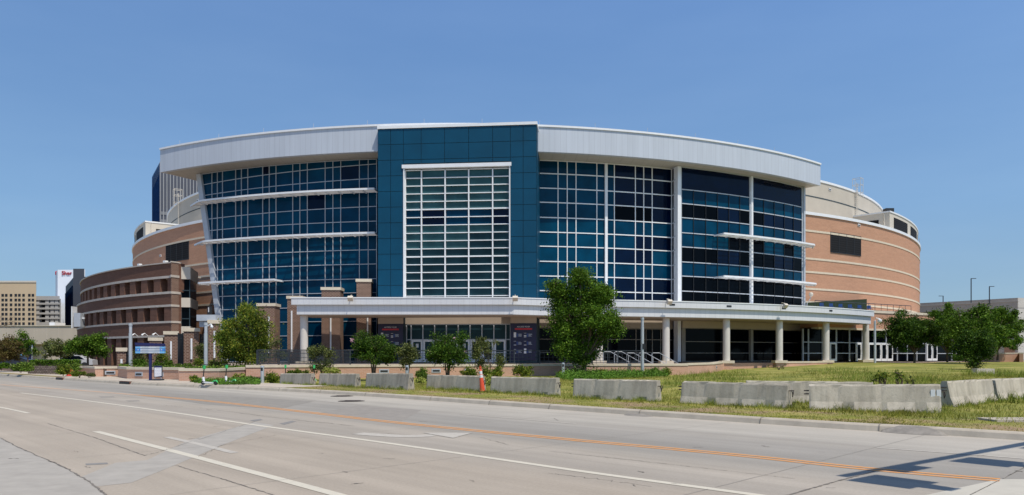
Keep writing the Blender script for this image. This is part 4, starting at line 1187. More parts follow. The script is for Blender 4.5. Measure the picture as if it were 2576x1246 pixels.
# tyre-scrubbed dark stain rising over the kerb: a low asphalt ramp
for px0, px1, hh in ((2235, 2440, 0.16), (1560, 1690, 0.06)):
    c0 = G((px0 + px1) / 2, 1094 if hh > 0.1 else 1045).to_2d()
    i = min(range(len(KL)), key=lambda j: (KL[j] - c0).length); n = NRM[i]; d = Vector((-n.y, n.x)); o = KL[i]
    b = MB(); L = 0.7 if hh > 0.1 else 0.5
    N = 14
    prev = None
    for k in range(N + 1):
        u = -1 + 2 * k / N; h = hh * (1 - u * u) ** 0.5
        a = o + d * u * L - n * (0.28 * (1 - u * u) ** 0.5 + 0.01); c = o + d * u * L + n * 0.08
        cur = (Vector((a.x, a.y, 0.004)), Vector((c.x, c.y, 0.006 + h)))
        if prev: b.face([prev[0], prev[1], cur[1], cur[0]])
        prev = cur
    o_ = b.build("asphalt_ramp", plain('dark_asphalt', (0.23, 0.21, 0.185), 0.9, 0.2, 6)); tag(o_, kind='structure')
# manhole covers and storm drains
iron = plain('cast_iron', (0.07, 0.055, 0.045), 0.7, 0.2, 8)
for lab, px, py, w in (("cast iron manhole cover in the far lane, nearer the yellow line", 884, 1009.5, 0.42), ("cast iron manhole cover in the far lane, close to the kerb", 860, 997, 0.40)):
    p = G(px, py); t = thing("manhole_cover", lab, "manhole cover", (p.x, p.y, 0.0), "manhole covers in the road")
    MB().lathe((p.x, p.y, 0), [(0.0, 0.0), (w + 0.09, 0.003), (w + 0.09, 0.008), (w + 0.01, 0.010), (0.0, 0.010)], 24).build("ring_frame", iron, t)
    b = MB().lathe((p.x, p.y, 0), [(w - 0.02, 0.011), (w - 0.02, 0.016), (0, 0.016)], 24)
    for k in range(-2, 3): b.box(p.x - w * 0.7, p.x + w * 0.7, p.y + k * 0.13 - 0.03, p.y + k * 0.13 + 0.03, 0.016, 0.024)
    b.build("lid", iron, t)
rust = plain('rusty_iron', (0.13, 0.05, 0.03), 0.8, 0.25, 8)
for lab, px, py in (("rusty storm drain in the kerb below the blue sign", 309, 967), ("rusty storm drain in the kerb at the far left", 147, 955)):
    p0 = G(px, py).to_2d(); i = min(range(len(KL)), key=lambda j: (KL[j] - p0).length); n = NRM[i]; d = Vector((-n.y, n.x)); o = KL[i]
    t = thing("storm_drain", lab, "drain", (o.x, o.y, 0), "storm drains along the kerb")
    b = MB(); b.obox(o, d, n, -0.75, 0.75, -0.03, 0.12, 0.0, 0.17); b.build("inlet_frame", rust, t)
    b = MB()
    for k in range(5): b.obox(o, d, n, -0.70 + k * 0.29, -0.70 + k * 0.29 + 0.22, -0.06, -0.03, 0.02, 0.14)
    b.build("grate", M['dark'], t)
# ------------------------------------------------------------------ concrete barriers
bm_, bt, bp = new_mat('barrier_concrete')
v = coords(bt)
c0 = ramp(bt, noise(bt, v, 1.6, 6, 0.65), [(0.28, (0.35, 0.31, 0.245)), (0.5, (0.44, 0.395, 0.32)), (0.75, (0.50, 0.455, 0.375))])
oi = node(bt, "ShaderNodeObjectInfo"); wn = node(bt, "ShaderNodeTexNoise")
stn = ramp(bt, noise(bt, coords(bt, (2.2, 2.2, 0.35)), 2.0, 5, 0.65), [(0.38, 0.80), (0.60, 1.03)])
tone = ramp(bt, oi.outputs['Random'], [(0.0, 0.86), (1.0, 1.06)])
pits = ramp(bt, noise(bt, v, 26, 3, 0.7), [(0.30, 0.75), (0.42, 1.0)])
c = mixc(bt, 1.0, c0, stn, 'MULTIPLY'); c = mixc(bt, 1.0, c, tone, 'MULTIPLY'); c = mixc(bt, 1.0, c, pits, 'MULTIPLY')
bt.links.new(c, bp.inputs['Base Color']); bp.inputs['Roughness'].default_value = 0.92
bb_ = node(bt, "ShaderNodeBump"); bb_.inputs['Strength'].default_value = 0.35; bb_.inputs['Distance'].default_value = 0.03
bt.links.new(noise(bt, v, 12, 6, 0.7), bb_.inputs['Height']); bt.links.new(bb_.outputs[0], bp.inputs['Normal'])
rebar = plain('dark_rebar', (0.035, 0.028, 0.025), 0.7, 0.1)
LB_, HB = 3.5, 0.81
def barrier_mesh(jersey, seed):
    r = random.Random(seed)
    if jersey: prof = [(0.30, 0.0), (0.29, 0.08), (0.19, 0.30), (0.115, 0.76), (0.085, HB)]
    else: prof = [(0.22, 0.0), (0.215, 0.05), (0.185, 0.22), (0.12, 0.77), (0.095, HB)]
    b = MB(); N = 24
    xs = [-LB_ / 2, -LB_ / 2 + 0.04] + [lerp(-LB_ / 2, LB_ / 2, (k + 0.5) / N) for k in range(1, N - 1)] + [LB_ / 2 - 0.04, LB_ / 2]
    secs = []
    for i, x in enumerate(xs):
        endk = 0.92 if i in (0, len(xs) - 1) else 1.0
        s = []
        for side in (-1, 1):
            pr = prof if side < 0 else prof[::-1]
            for j, (w, z) in enumerate(pr):
                chip = r.uniform(-0.006, 0.006) - (r.uniform(0.0, 0.05) if (z > 0.75 and r.random() < 0.09) else 0)
                notch = 0.085 if (z < 0.1 and any(abs(x - xn) < 0.11 for xn in (-0.75, 0.25, 1.15))) else 0
                s.append(Vector((x, side * (w * endk + chip * 0.6 - notch), z + (chip if z > 0.75 else 0))))
        secs.append(s)
    for a, c in zip(secs[:-1], secs[1:]):
        n = len(a)
        for k in range(n):
            l = (k + 1) % n
            b.face([a[k], c[k], c[l], a[l]])
    b.face(secs[0]); b.face(secs[-1][::-1])
    return b
def hook():
    b = MB()
    for s in (-1,):
        x = LB_ / 2
        b.tube([(x - 0.02, -0.07, 0.60), (x + 0.10, -0.09, 0.60), (x + 0.12, -0.06, 0.50), (x + 0.1, -0.02, 0.42), (x + 0.1, 0.03, 0.52), (x + 0.1, 0.06, 0.61), (x - 0.02, 0.06, 0.60)], 0.017, 6)
    return b
def loops(b, x, s, z):
    b.tube([(x, -0.06, z), (x + s * 0.14, -0.05, z), (x + s * 0.14, 0.05, z), (x, 0.06, z)], 0.018, 6)
    return b
def proto(jersey, seed):
    t = thing("concrete_barrier", None, "barrier", (0, 0, 0), "concrete traffic barriers along the verge")
    barrier_mesh(jersey, seed).build("barrier_body", bm_, t)
    hook().build("lifting_loop", rebar, t)
    for z_ in (0.52, 0.62): loops(MB(), -LB_ / 2, -1, z_).build("connector_loop", rebar, t)
    return t
PR = [proto(False, 1), proto(False, 2), proto(True, 3), proto(True, 4)]
used = set()
BAR = [ # left px,y,depth, right px,y,depth, kind, label
    (706, 940, 42.0, 783.6, 940, 39.5, 0, "leftmost concrete barrier, in front of the two scooter handlebars"),
    (804.5, 940, 39.6, 897, 940.5, 37.2, 1, "concrete barrier overlapping the end of the leftmost one, with a white mark by its loop"),
    (922.6, 939, 36.9, 1030.5, 940, 34.2, 0, "concrete barrier in front of the light bollard, below the first round crape myrtle"),
    (1075, 943, 35.8, 1212, 946.5, 33.3, 1, "concrete barrier with the orange traffic marker at its right end"),
    (1236, 948, 32.5, 1400, 951, 30.0, 0, "grey concrete barrier just right of the orange traffic marker"),
    (1444, 953.6, 28.2, 1654.4, 957, 25.8, 1, "dark stained concrete barrier below the big green tree"),
    (1715.5, 959, 25.0, 1983, 966.6, 22.6, 2, "concrete barrier with darker upper stain, left of the largest pale one"),
    (1876.6, 958, 26.2, 2196, 961.5, 25.0, 3, "concrete barrier standing behind the others, mostly hidden"),
    (2036, 967.5, 22.2, 2367, 967.5, 20.9, 2, "largest pale concrete barrier with chipped corners and two small white plates"),
    (2384, 959.7, 23.6, 2496, 954, 26.1, 3, "pale concrete barrier turned away, its dark end facing the largest barrier"),
    (2503, 953.8, 26.4, 2585, 951, 28.6, 2, "concrete barrier cut off by the right edge of the picture"),
]
BPOS = []
for (xa, ya, da, xb, yb, db, k, lab) in BAR:
    a, c = P(xa, ya, da), P(xb, yb, db)
    d = (c - a).to_2d(); L = d.length; d.normalize(); n = Vector((d.y, -d.x))
    mid = (a.to_2d() + c.to_2d()) / 2 - n * 0.1
    z = (a.z + c.z) / 2 - HB
    loc = (mid.x, mid.y, z)
    rz = math.atan2(d.y, d.x); scl = (L / LB_, 1, 1)
    if k not in used:
        used.add(k); o = PR[k]; o.location = loc; o.rotation_euler = (0, 0, rz); o.scale = scl; o['label'] = lab
    else: o = copy_tree(PR[k], loc, rz, lab, scale=scl)
    o.rotation_euler = (0, -math.atan2(c.z - a.z, L), rz)
    BPOS.append((mid, d, n, L, z))
    if "white plates" in lab:
        b = MB()
        for s in (1.55, 1.70): b.box(s - 0.055, s + 0.055, -0.162, -0.14, 0.46, 0.66)
        pl = b.build("white_plate", M['white']); pl.parent = o

# ------------------------------------------------------------------ street furniture
org = plain('orange_plastic', (0.72, 0.085, 0.03), 0.45, 0.06); refl = plain('reflective_white', (0.72, 0.72, 0.70), 0.4, 0.04)
p = G(1214, 986, 0.12); ck = p.y / F
t = thing("traffic_marker", "slim orange traffic cone with two white bands leaning at a barrier end", "traffic cone", (p.x, p.y, 0.12))
BASE[t] = Vector((0, 0, 0)); t.scale = (0.80, 0.80, 0.97)
b = MB().lathe((0, 0, 0), [(0.175, 0.0), (0.165, 0.04), (0.145, 0.1), (0.105, 0.62), (0.100, 0.66), (0.094, 0.80), (0.09, 0.83), (0.083, 0.97), (0.05, 1.05), (0.05, 1.1), (0.075, 1.11), (0.075, 1.14), (0.0, 1.15)], 18, ms=[0, 0, 0, 0, 1, 0, 1, 0, 0, 0, 0, 0])
b.build("cone_body", [org, refl], t, smooth=True)
MB().tube([(-0.035, 0, 1.13), (-0.035, 0, 1.2), (0.035, 0, 1.2), (0.035, 0, 1.13)], 0.016, 6).build("handle", org, t)
MB().box(-0.22, 0.22, -0.22, 0.22, 0.0, 0.035).build("base", M['dark'], t)
t.rotation_euler = (math.radians(0), math.radians(-5.5), 0)
# light bollards
bl0 = None
for px, top, bot, zb0, lab in ((660, 921, 965, .13, "silver light bollard left of the leftmost barrier"), (1024, 917, 962, .13, "silver light bollard behind the barriers by the crape myrtles"), (1416.5, 912, 949, .22, "silver light bollard in front of the big green tree")):
    p = G(px, bot, zb0)
    if bl0 is None:
        bl0 = thing("light_bollard", lab, "bollard", (p.x, p.y, zb0), "silver light bollards"); BASE[bl0] = Vector((0, 0, 0))
        MB().lathe((0, 0, 0), [(0.0, 0.0), (0.105, 0.0), (0.105, 0.98), (0.095, 1.02), (0.0, 1.03)], 18).build("shaft", M['steel'], bl0, smooth=False)
        MB().box(-0.06, 0.06, -0.115, -0.09, 0.74, 0.92).build("lamp_window", M['dark'], bl0)
    else: copy_tree(bl0, (p.x, p.y, zb0), label=lab)
# column lamps
for px, top, bot, d, lab in ((328.5, 814, 921, 56.5, "slim silver lamp post left of the blue sign board"), (518, 812, 953, 51.5, "slim silver lamp post with a small camera, right of the blue sign"), (1616, 799, 937, 57.5, "tall silver lamp post before the canopy, beside the handrails")):
    z0, z1 = E(-(bot - 895) * d / F), E((895 - top) * d / F)
    p = P(px, 895, d); h = z1 - z0
    t = thing("lamp_post", lab, "lamp post", (p.x, p.y, z0), "slim silver column lamps")
    MB().lathe((p.x, p.y, z0), [(0.0, 0), (0.135, 0), (0.13, h - 0.75), (0, h - 0.74)], 18).build("shaft", M['steel'], t)
    MB().lathe((p.x, p.y, z0), [(0.0, h - 0.74), (0.11, h - 0.74), (0.11, h - 0.18), (0, h - 0.18)], 18).build("lamp_lens", M['silver'], t)
    MB().lathe((p.x, p.y, z0), [(0.0, h - 0.18), (0.135, h - 0.18), (0.135, h), (0, h)], 18).build("cap", M['steel'], t)
    if px == 518: MB().tube([(p.x + 0.1, p.y, z1 - 0.25), (p.x + 0.35, p.y, z1 - 0.1), (p.x + 0.42, p.y, z1 - 0.3), (p.x + 0.42, p.y, z1 - 0.38)], [0.04, 0.05, 0.11, 0.08], 8).build("camera", M['white'], t)
    if px == 1616: MB().box(p.x - 0.02, p.x + 0.2, p.y - 0.16, p.y - 0.12, z0 + h * 0.42, z0 + h * 0.52).build("switch_box", M['dark'], t)
p = P(2201, 908, 84); z1 = E((895 - 808) * 84 / F)
t = thing("camera_pole", "grey pole with a white dome security camera at the right end of the canopy", "camera pole", (p.x, p.y, 0.9))
MB().lathe((p.x, p.y, 0.9), [(0, 0), (0.13, 0), (0.12, z1 - 0.9), (0, z1 - 0.9)], 14).build("pole", M['steel'], t)
MB().tube([(p.x, p.y, z1 - 0.05), (p.x + 0.1, p.y - 0.05, z1 + 0.35), (p.x + 0.5, p.y - 0.1, z1 + 0.25)], 0.06, 6).build("bracket", M['white'], t)
MB().lathe((p.x + 0.5, p.y - 0.1, z1 - 0.15), [(0, -0.1), (0.18, 0.0), (0.24, 0.12), (0.24, 0.3), (0, 0.42)], 14).build("camera_dome", M['white'], t)
# blue way-finding sign
p = G(378.5, 957, .17)
t = thing("wayfinding_sign", "blue and white direction board on a navy post by the pavement", "sign", (p.x, p.y, 0.17))
d = p.y; x0, x1 = P(342, 0, d).x, P(415, 0, d).x; zt, zm, zbm = E((895 - 863.5) * d / F), E((895 - 870) * d / F), E((895 - 889.5) * d / F)
navy = plain('navy_paint', (0.012, 0.014, 0.085), 0.4, 0.06); lblue = plain('light_blue_paint', (0.16, 0.42, 0.72), 0.4, 0.05); mblue = plain('mid_blue_paint', (0.05, 0.24, 0.66), 0.4, 0.05); pgrey = plain('pale_grey_paint', (0.50, 0.54, 0.58), 0.4, 0.05)
MB().box(p.x - 0.075, p.x + 0.075, d - 0.06, d + 0.06, 0.17, zbm).build("post", navy, t)
MB().hexa([Vector((x0, d - 0.1, zm)), Vector((x1, d - 0.1, zm - 0.03)), Vector((x1, d + 0.1, zm - 0.03)), Vector((x0, d + 0.1, zm)), Vector((x0 - 0.02, d - 0.1, zt + 0.03)), Vector((x1 - 0.05, d - 0.1, zt - 0.03)), Vector((x1 - 0.05, d + 0.1, zt - 0.03)), Vector((x0 - 0.02, d + 0.1, zt + 0.03))]).build("header", navy, t)
hgt = (zm - 0.04 - zbm) / 3
for k in range(3):
    z0 = zbm + hgt * k; cl_ = mblue if k == 1 else lblue
    pn = MB().box(x0, x1, d - 0.08, d + 0.08, z0 + 0.012, z0 + hgt - 0.012).build("name_panel", cl_, t)
    MB().box(x0 + 0.32, x1 - 0.3, d - 0.086, d - 0.078, z0 + 0.02, z0 + hgt - 0.02).build("panel_centre", pgrey, pn)
    tx = MB()
    for (u, w) in ((0.42, 0.42), (1.12 + 0.1 * k, 0.36)): tx.box(x0 + u, x0 + u + w, d - 0.09, d - 0.085, z0 + hgt * 0.42, z0 + hgt * 0.56)
    tx.build("text_line", plain('grey_print', (0.32, 0.36, 0.40), 0.5), pn)
    if k == 1:
        ar = MB()
        for u in (0.18, 1.68):
            ar.box(x0 + u - 0.02, x0 + u + 0.02, d - 0.09, d - 0.079, z0 + 0.05, z0 + hgt - 0.07)
            ar.face([(x0 + u - 0.06, d - 0.088, z0 + hgt - 0.09), (x0 + u + 0.06, d - 0.088, z0 + hgt - 0.09), (x0 + u, d - 0.088, z0 + hgt - 0.03)])
        ar.build("arrow_mark", M['ink'], pn)
# poster stand
p = G(398, 957, .17); d = p.y
t = thing("poster_stand", "white poster in a dark portable stand beside the blue sign post", "poster stand", (p.x, d, 0.17))
MB().box(p.x - 0.28, p.x + 0.28, d - 0.25, d + 0.25, 0.17, 0.25).build("base", M['rail'], t)
b = MB()
for s in (-0.2, 0.2): b.tube([(p.x + s, d, 0.25), (p.x + s * 0.9, d, 0.36)], 0.025, 6)
b.build("spring", M['steel'], t)
fr = MB().box(p.x - 0.265, p.x + 0.265, d - 0.03, d + 0.03, 0.36, 1.11).build("frame", M['rail'], t)
po = MB().box(p.x - 0.225, p.x + 0.225, d - 0.036, d - 0.029, 0.40, 1.07).build("poster_sheet", plain('white_paper', (0.66, 0.66, 0.70), 0.6, 0.03), t)
b = MB().box(p.x - 0.225, p.x + 0.225, d - 0.04, d - 0.035, 0.99, 1.07)
b.face([(p.x - 0.1, d - 0.04, 0.40), (p.x + 0.225, d - 0.04, 0.40), (p.x + 0.225, d - 0.04, 0.45)])
b.build("blue_band", navy, po)
b = MB().box(p.x - 0.12, p.x + 0.12, d - 0.039, d - 0.035, 0.925, 0.94)
for r_ in range(2):
    for c_ in range(3): b.box(p.x - 0.15 + c_ * 0.13, p.x - 0.11 + c_ * 0.13, d - 0.039, d - 0.035, 0.60 + r_ * 0.18, 0.64 + r_ * 0.18); b.box(p.x - 0.16 + c_ * 0.13, p.x - 0.09 + c_ * 0.13, d - 0.039, d - 0.035, 0.565 + r_ * 0.18, 0.575 + r_ * 0.18)
b.build("print_mark", M['silver'], po)
# kick scooters
wheelm = plain('black_rubber', (0.02, 0.02, 0.02), 0.7, 0.1); green = plain('lime_green_plastic', (0.05, 0.42, 0.12), 0.4, 0.06); whitep = plain('white_plastic', (0.72, 0.73, 0.74), 0.4, 0.04)
def scooter(lab, p, rz):
    t = thing("kick_scooter", lab, "scooter", (p.x, p.y, p.z), "shared electric scooters"); BASE[t] = Vector((0, 0, 0))
    for x, nm in ((0.0, "front"), (0.82, "rear")):
        b = MB()
        b.tube([(x, -0.03, 0.11), (x, 0.03, 0.11)], 0.11, 16)
        w = b.build("wheel", wheelm, t)
    MB().hexa([Vector((0.1, -0.085, 0.10)), Vector((0.70, -0.085, 0.08)), Vector((0.70, 0.085, 0.08)), Vector((0.1, 0.085, 0.10)), Vector((0.1, -0.085, 0.17)), Vector((0.70, -0.085, 0.14)), Vector((0.70, 0.085, 0.14)), Vector((0.1, 0.085, 0.17))]).build("deck", whitep, t)
    MB().tube([(0.60, 0, 0.15), (0.74, 0, 0.22), (0.88, 0, 0.23), (0.95, 0, 0.14)], [0.04, 0.05, 0.05, 0.03], 8).build("rear_fender", green, t)
    MB().tube([(0.0, 0, 0.11), (-0.02, 0, 0.24), (0.05, 0, 0.20), (0.0, 0, 0.42)], [0.05, 0.06, 0.06, 0.07], 8).build("front_fork", whitep, t)
    MB().tube([(0.0, 0, 0.40), (0.09, 0, 1.06)], 0.028, 8).build("stem", M['dark'], t)
    b = MB().tube([(0.09, -0.26, 1.08), (0.07, -0.1, 1.10), (0.07, 0.1, 1.10), (0.09, 0.26, 1.08)], 0.022, 6); b.build("handlebar", M['dark'], t)
    MB().box(0.02, 0.12, -0.06, 0.06, 0.86, 1.06).build("control_unit", green, t)
    return t
z = 0.165
scooter("electric scooter with white front stem standing left, beside the slim silver lamp post", Vector((*G(511, 968.5, z).to_2d(), z)), math.radians(0)).rotation_euler = (0, 0, math.radians(-18))
scooter("electric scooter with white front stem standing right, before the green ground cover", Vector((*G(568, 965.5, z).to_2d(), z)), 0).rotation_euler = (0, 0, math.radians(-35))
z = 0.12
for px, dd, lab in ((718, 45.0, "electric scooter mostly hidden behind the leftmost barrier, its handle near the bollard"), (790, 44.5, "electric scooter mostly hidden behind where the two leftmost barriers meet")):
    o = P(px, 895, dd); scooter(lab, Vector((o.x, o.y, z)), 0).rotation_euler = (0, 0, math.radians(-70))
# hydrant
p = G(173, 946.5, .15); redp = plain('hydrant_red', (0.55, 0.045, 0.035), 0.45, 0.08)
t = thing("fire_hydrant", "red fire hydrant at the corner of the low brick wall", "hydrant", (p.x, p.y, 0.15)); BASE[t] = Vector((0, 0, 0))
MB().lathe((0, 0, 0), [(0, 0), (0.2, 0), (0.2, 0.06), (0.13, 0.08), (0.13, 0.5), (0.17, 0.52), (0.17, 0.56), (0.13, 0.58), (0.12, 0.66), (0.06, 0.74), (0.04, 0.8), (0, 0.8)], 16).build("barrel", redp, t, smooth=True)
MB().tube([(-0.26, 0, 0.42), (0.26, 0, 0.42)], 0.075, 10).build("outlet", redp, t)
MB().tube([(0, -0.27, 0.40), (0, 0, 0.40)], 0.10, 10).build("pumper_outlet", redp, t)
t.scale = (1.1, 1.1, 1.0)
# utility slab in the verge
p = G(2540, 1056, .17)
t = MB().box(p.x - 0.55, p.x + 1.2, p.y - 0.35, p.y + 0.45, 0.05, 0.19).build("utility_slab", conc); recenter(t)
tag(t, "pale concrete utility slab in the grass verge near the right edge", "slab")
p = G(2473, 937, .6)
t = MB().box(p.x - 0.6, p.x + 0.6, p.y - 0.3, p.y + 0.3, zg(p.x, p.y, 30), zg(p.x, p.y, 30) + 0.35).build("stone_block", M['stoneB']); recenter(t)
tag(t, "small pale stone block beside the dark bush on the lawn", "stone")
p = G(91, 935, .15)
# traffic signal just outside the frame, its shadow falls on the road
poleP = Vector((18.88, 16.73)); tip = Vector((6.88, 7.98)); ZA = 6.1
t = thing("traffic_signal", "traffic signal mast arm outside the right edge, seen by its shadow on the road", "traffic signal", (poleP.x, poleP.y, 0.1))
MB().lathe((poleP.x, poleP.y, 0.1), [(0, 0), (0.19, 0), (0.14, 6.6), (0, 6.7)], 14).build("pole", M['silver'], t)
ar = MB().tube([(poleP.x, poleP.y, 5.9), (lerp(poleP, tip, .3).x, lerp(poleP, tip, .3).y, 6.15), (tip.x, tip.y, ZA + 0.1)], [0.15, 0.13, 0.08], 10).build("mast_arm", M['silver'], t)
ad_ = (poleP - tip).normalized(); an = Vector((ad_.y, -ad_.x))
for s, sg in ((0.15, 1), (3.3, 1), (6.2, 1)):
    o = tip + ad_ * s
    b = MB()
    b.obox(o, ad_, an, -0.42, 0.42, 0.10, 0.14, ZA - 1.62, ZA - 0.10); b.obox(o, ad_, an, -0.19, 0.19, 0.14, 0.36, ZA - 1.38, ZA - 0.18)
    h = b.build("signal_head", M['dark'], t)
    vs = MB()
    for k in range(3):
        zc = ZA - 0.40 - k * 0.38
        vs.obox(o, ad_, an, -0.16, 0.16, 0.36, 0.85, zc + 0.12, zc + 0.15); vs.obox(o, ad_, an, -0.17, -0.15, 0.36, 0.58, zc - 0.08, zc + 0.13); vs.obox(o, ad_, an, 0.15, 0.17, 0.36, 0.58, zc - 0.08, zc + 0.13)
        lens = MB().tube([(*(o + an * 0.36), zc), (*(o + an * 0.37), zc)], 0.13, 14).build("lens", [M['red'], fy, green][k], h)
    vs.build("visor", M['dark'], h)
o = tip + ad_ * 1.5
MB().obox(o, ad_, an, -0.45, 0.45, 0.12, 0.15, ZA - 0.35, ZA + 0.25).build("street_sign", M['white'], t)
# ------------------------------------------------------------------ plants
LF = {}
LF['deep'] = leafy('deep_green_leaves', (0.030, 0.075, 0.006), (0.070, 0.145, 0.012), (0.175, 0.275, 0.030))
LF['mid'] = leafy('mid_green_leaves', (0.060, 0.115, 0.014), (0.120, 0.200, 0.026), (0.230, 0.310, 0.055))
LF['lawn_tree'] = leafy('dark_glossy_leaves', (0.016, 0.045, 0.005), (0.040, 0.090, 0.008), (0.115, 0.190, 0.022))
LF['gold'] = leafy('yellow_green_leaves', (0.050, 0.095, 0.010), (0.115, 0.175, 0.020), (0.33, 0.32, 0.045))
LF['lime'] = leafy('lime_leaves', (0.20, 0.24, 0.04), (0.34, 0.38, 0.08), (0.48, 0.47, 0.13))
LF['olive'] = leafy('olive_leaves', (0.055, 0.080, 0.024), (0.115, 0.140, 0.040), (0.20, 0.205, 0.065))
LF['rust'] = leafy('reddish_leaves', (0.060, 0.042, 0.016), (0.120, 0.085, 0.028), (0.15, 0.145, 0.035))
LF['cover'] = leafy('ground_cover_leaves', (0.050, 0.115, 0.012), (0.100, 0.205, 0.024), (0.165, 0.290, 0.040), 0.2)
LF['orange'] = leafy('orange_blooms', (0.45, 0.18, 0.03), (0.55, 0.32, 0.06), (0.36, 0.32, 0.07))
LF['pink'] = leafy('pink_blooms', (0.55, 0.25, 0.32), (0.65, 0.38, 0.45), (0.60, 0.45, 0.45))
bark = plain('bark', (0.12, 0.085, 0.06), 0.95, 0.25, 8, stretch=(1, 1, 0.3), bump=0.4)
def leaf_quads(cen, size, r, droop=0.0):
    n = len(cen)
    a = r.normal(size=(n, 3)); a /= np.linalg.norm(a, axis=1)[:, None]
    q = r.normal(size=(n, 3)); q[:, 2] += droop
    bb = np.cross(a, q); bb /= np.linalg.norm(bb, axis=1)[:, None] + 1e-9
    s = size * r.uniform(0.6, 1.3, size=(n, 1))
    V = np.empty((n, 4, 3))
    V[:, 0] = cen - a * s; V[:, 1] = cen + bb * s * 0.5; V[:, 2] = cen + a * s; V[:, 3] = cen - bb * s * 0.5
    return V.reshape(-1, 3)
def lobes_leaves(lobes, n, leaf, r, clump=0.38, ncl=60, shell=0.55):
    """leaf centres grouped in clumps spread through ellipsoid lobes"""
    wts = np.array([l[3] * l[4] * l[5] for l in lobes]) ** 0.8; wts /= wts.sum()
    cc = []
    for k in r.choice(len(lobes), size=ncl, p=wts):
        l = lobes[k]; d = r.normal(size=3); d /= np.linalg.norm(d)
        cc.append(np.array(l[:3]) + d * np.array(l[3:6]) * (shell + (1 - shell) * r.random()))
    cc = np.array(cc)
    pick = r.integers(0, ncl, size=n)
    sz = r.uniform(0.6, 1.25, size=ncl)[pick][:, None]
    return cc[pick] + r.normal(size=(n, 3)) * clump * sz * np.array([1, 1, 0.75])
def plant(name, lab, cat, loc, lobes, n, leaf, mat, seed, trunk_r=0.08, stems=1, clump=0.35, ncl=60, grp=None, trunk_h=None, extra=None, shell=0.5, tname="trunk"):
    r = np.random.default_rng(seed); rr = random.Random(seed)
    t = thing(name, lab, cat, loc, grp)
    BASE[t] = Vector((0, 0, 0))
    b = MB()
    zs_ = [l[2] for l in lobes]; zlow = min(l[2] - l[5] for l in lobes)
    th = trunk_h if trunk_h is not None else max(0.15, zlow + 0.3)
    for s in range(stems):
        a = rr.uniform(0, 6.28); off = 0 if stems == 1 else trunk_r * 1.6
        p0 = Vector((math.cos(a) * off, math.sin(a) * off, -0.1)); p1 = Vector((math.cos(a) * off * 2.5, math.sin(a) * off * 2.5, th))
        b.tube([p0, p0.lerp(p1, 0.5) + Vector((rr.uniform(-1, 1), rr.uniform(-1, 1), 0)) * trunk_r * 0.4, p1], [trunk_r, trunk_r * 0.85, trunk_r * 0.7], 8)
        for l in lobes[s::stems]:
            q = Vector(l[:3]) + Vector((0, 0, l[5] * 0.4))
            m_ = p1.lerp(q, 0.5) + Vector((rr.uniform(-.1, .1), rr.uniform(-.1, .1), rr.uniform(-.05, .1)))
            b.tube([p1, m_, q], [trunk_r * 0.6, trunk_r * 0.38, trunk_r * 0.12], 6)
            for k in range(3):
                d = Vector((rr.uniform(-1, 1) * l[3], rr.uniform(-1, 1) * l[4], rr.uniform(-.3, 1) * l[5])) * 0.9
                b.tube([m_, Vector(l[:3]) + d * 0.5, Vector(l[:3]) + d], [trunk_r * 0.3, trunk_r * 0.2, trunk_r * 0.06], 5)
    b.build(tname, bark, t)
    cen = lobes_leaves(lobes, n, leaf, r, clump, ncl, shell)
    cen[:, 2] = np.maximum(cen[:, 2], 0.05)
    np_mesh("crown" if tname == "trunk" else "foliage", leaf_quads(cen, leaf, r), None, LF[mat], t)
    if extra:
        for (pos, rad, m_, cnt) in extra:
            ce = np.array(pos) + r.normal(size=(cnt, 3)) * rad
            np_mesh("blossom", leaf_quads(ce, leaf * 0.8, r), None, LF[m_], t)
    return t
def at(px, py, d): return P(px, py, d)
def loc(px, bot, d): p = P(px, bot, d); return (p.x, p.y, p.z)
rg = random.Random(5)
def blob(w, h, z0, n, seed, flat=0.9, spread=0.62):
    """n lobes filling a crown of width w between z0 and z0+h"""
    r = random.Random(seed); out = []
    for k in range(n):
        a = k * 2.4 + r.uniform(-.4, .4); u = math.sqrt((k + 0.5) / n) * spread
        zz_ = z0 + h * r.uniform(0.25, 0.80)
        taper = 1 - 0.55 * abs((zz_ - z0) / h - 0.42)
        rad = w * r.uniform(0.20, 0.30)
        out.append((math.cos(a) * u * w * 0.5 * taper * 1.35, math.sin(a) * u * w * 0.5 * taper * 1.25, zz_, rad, rad, rad * flat))
    return out
# the two large trees in front of the arena
d = 55.0; k_ = d / F
def lob(px, py, r_, base, rz=None, dep=0.0, d=55.0):
    k = d / F; return ((px - base[0]) * k, dep, (base[1] - py) * k, r_ * k, r_ * k, (rz or r_) * k)
bs = (1470, 942)
L_ = [lob(1410, 740, 28, bs), lob(1455, 715, 30, bs, 34, -0.4), lob(1440, 770, 42, bs, 40, 0.6), lob(1500, 745, 36, bs, 40, -0.2), lob(1530, 745, 16, bs, 34, 0.4), lob(1490, 800, 46, bs, 36, -0.7),
      lob(1430, 830, 40, bs, 36, 0.2), lob(1525, 820, 34, bs, 26, -0.4), lob(1470, 870, 44, bs, 38, 0.4), lob(1450, 690, 12, bs, 18, 0), lob(1425, 880, 26, bs, 26, -0.5), lob(1500, 860, 30, bs, 26, 0.8), lob(1478, 695, 10, bs, 22, 0.2), lob(1392, 712, 12, bs, 16, 0), lob(1468, 905, 20, bs, 16, 0.0), lob(1470, 760, 36, bs, 36, 0.0), lob(1535, 790, 20, bs, 26, 0.3), lob(1405, 800, 26, bs, 40, 0.0), lob(1410, 860, 20, bs, 30, 0.3), lob(1540, 835, 22, bs, 22, 0.1)]
plant("broadleaf_tree", "big dense green tree standing in front of the canopy, right of the blue portal", "tree", loc(1470, 942, 55), L_, 52000, 0.085, 'deep', 21, 0.17, 1, 0.30, 320, trunk_h=1.0, shell=0.25)
bs = (615, 932)
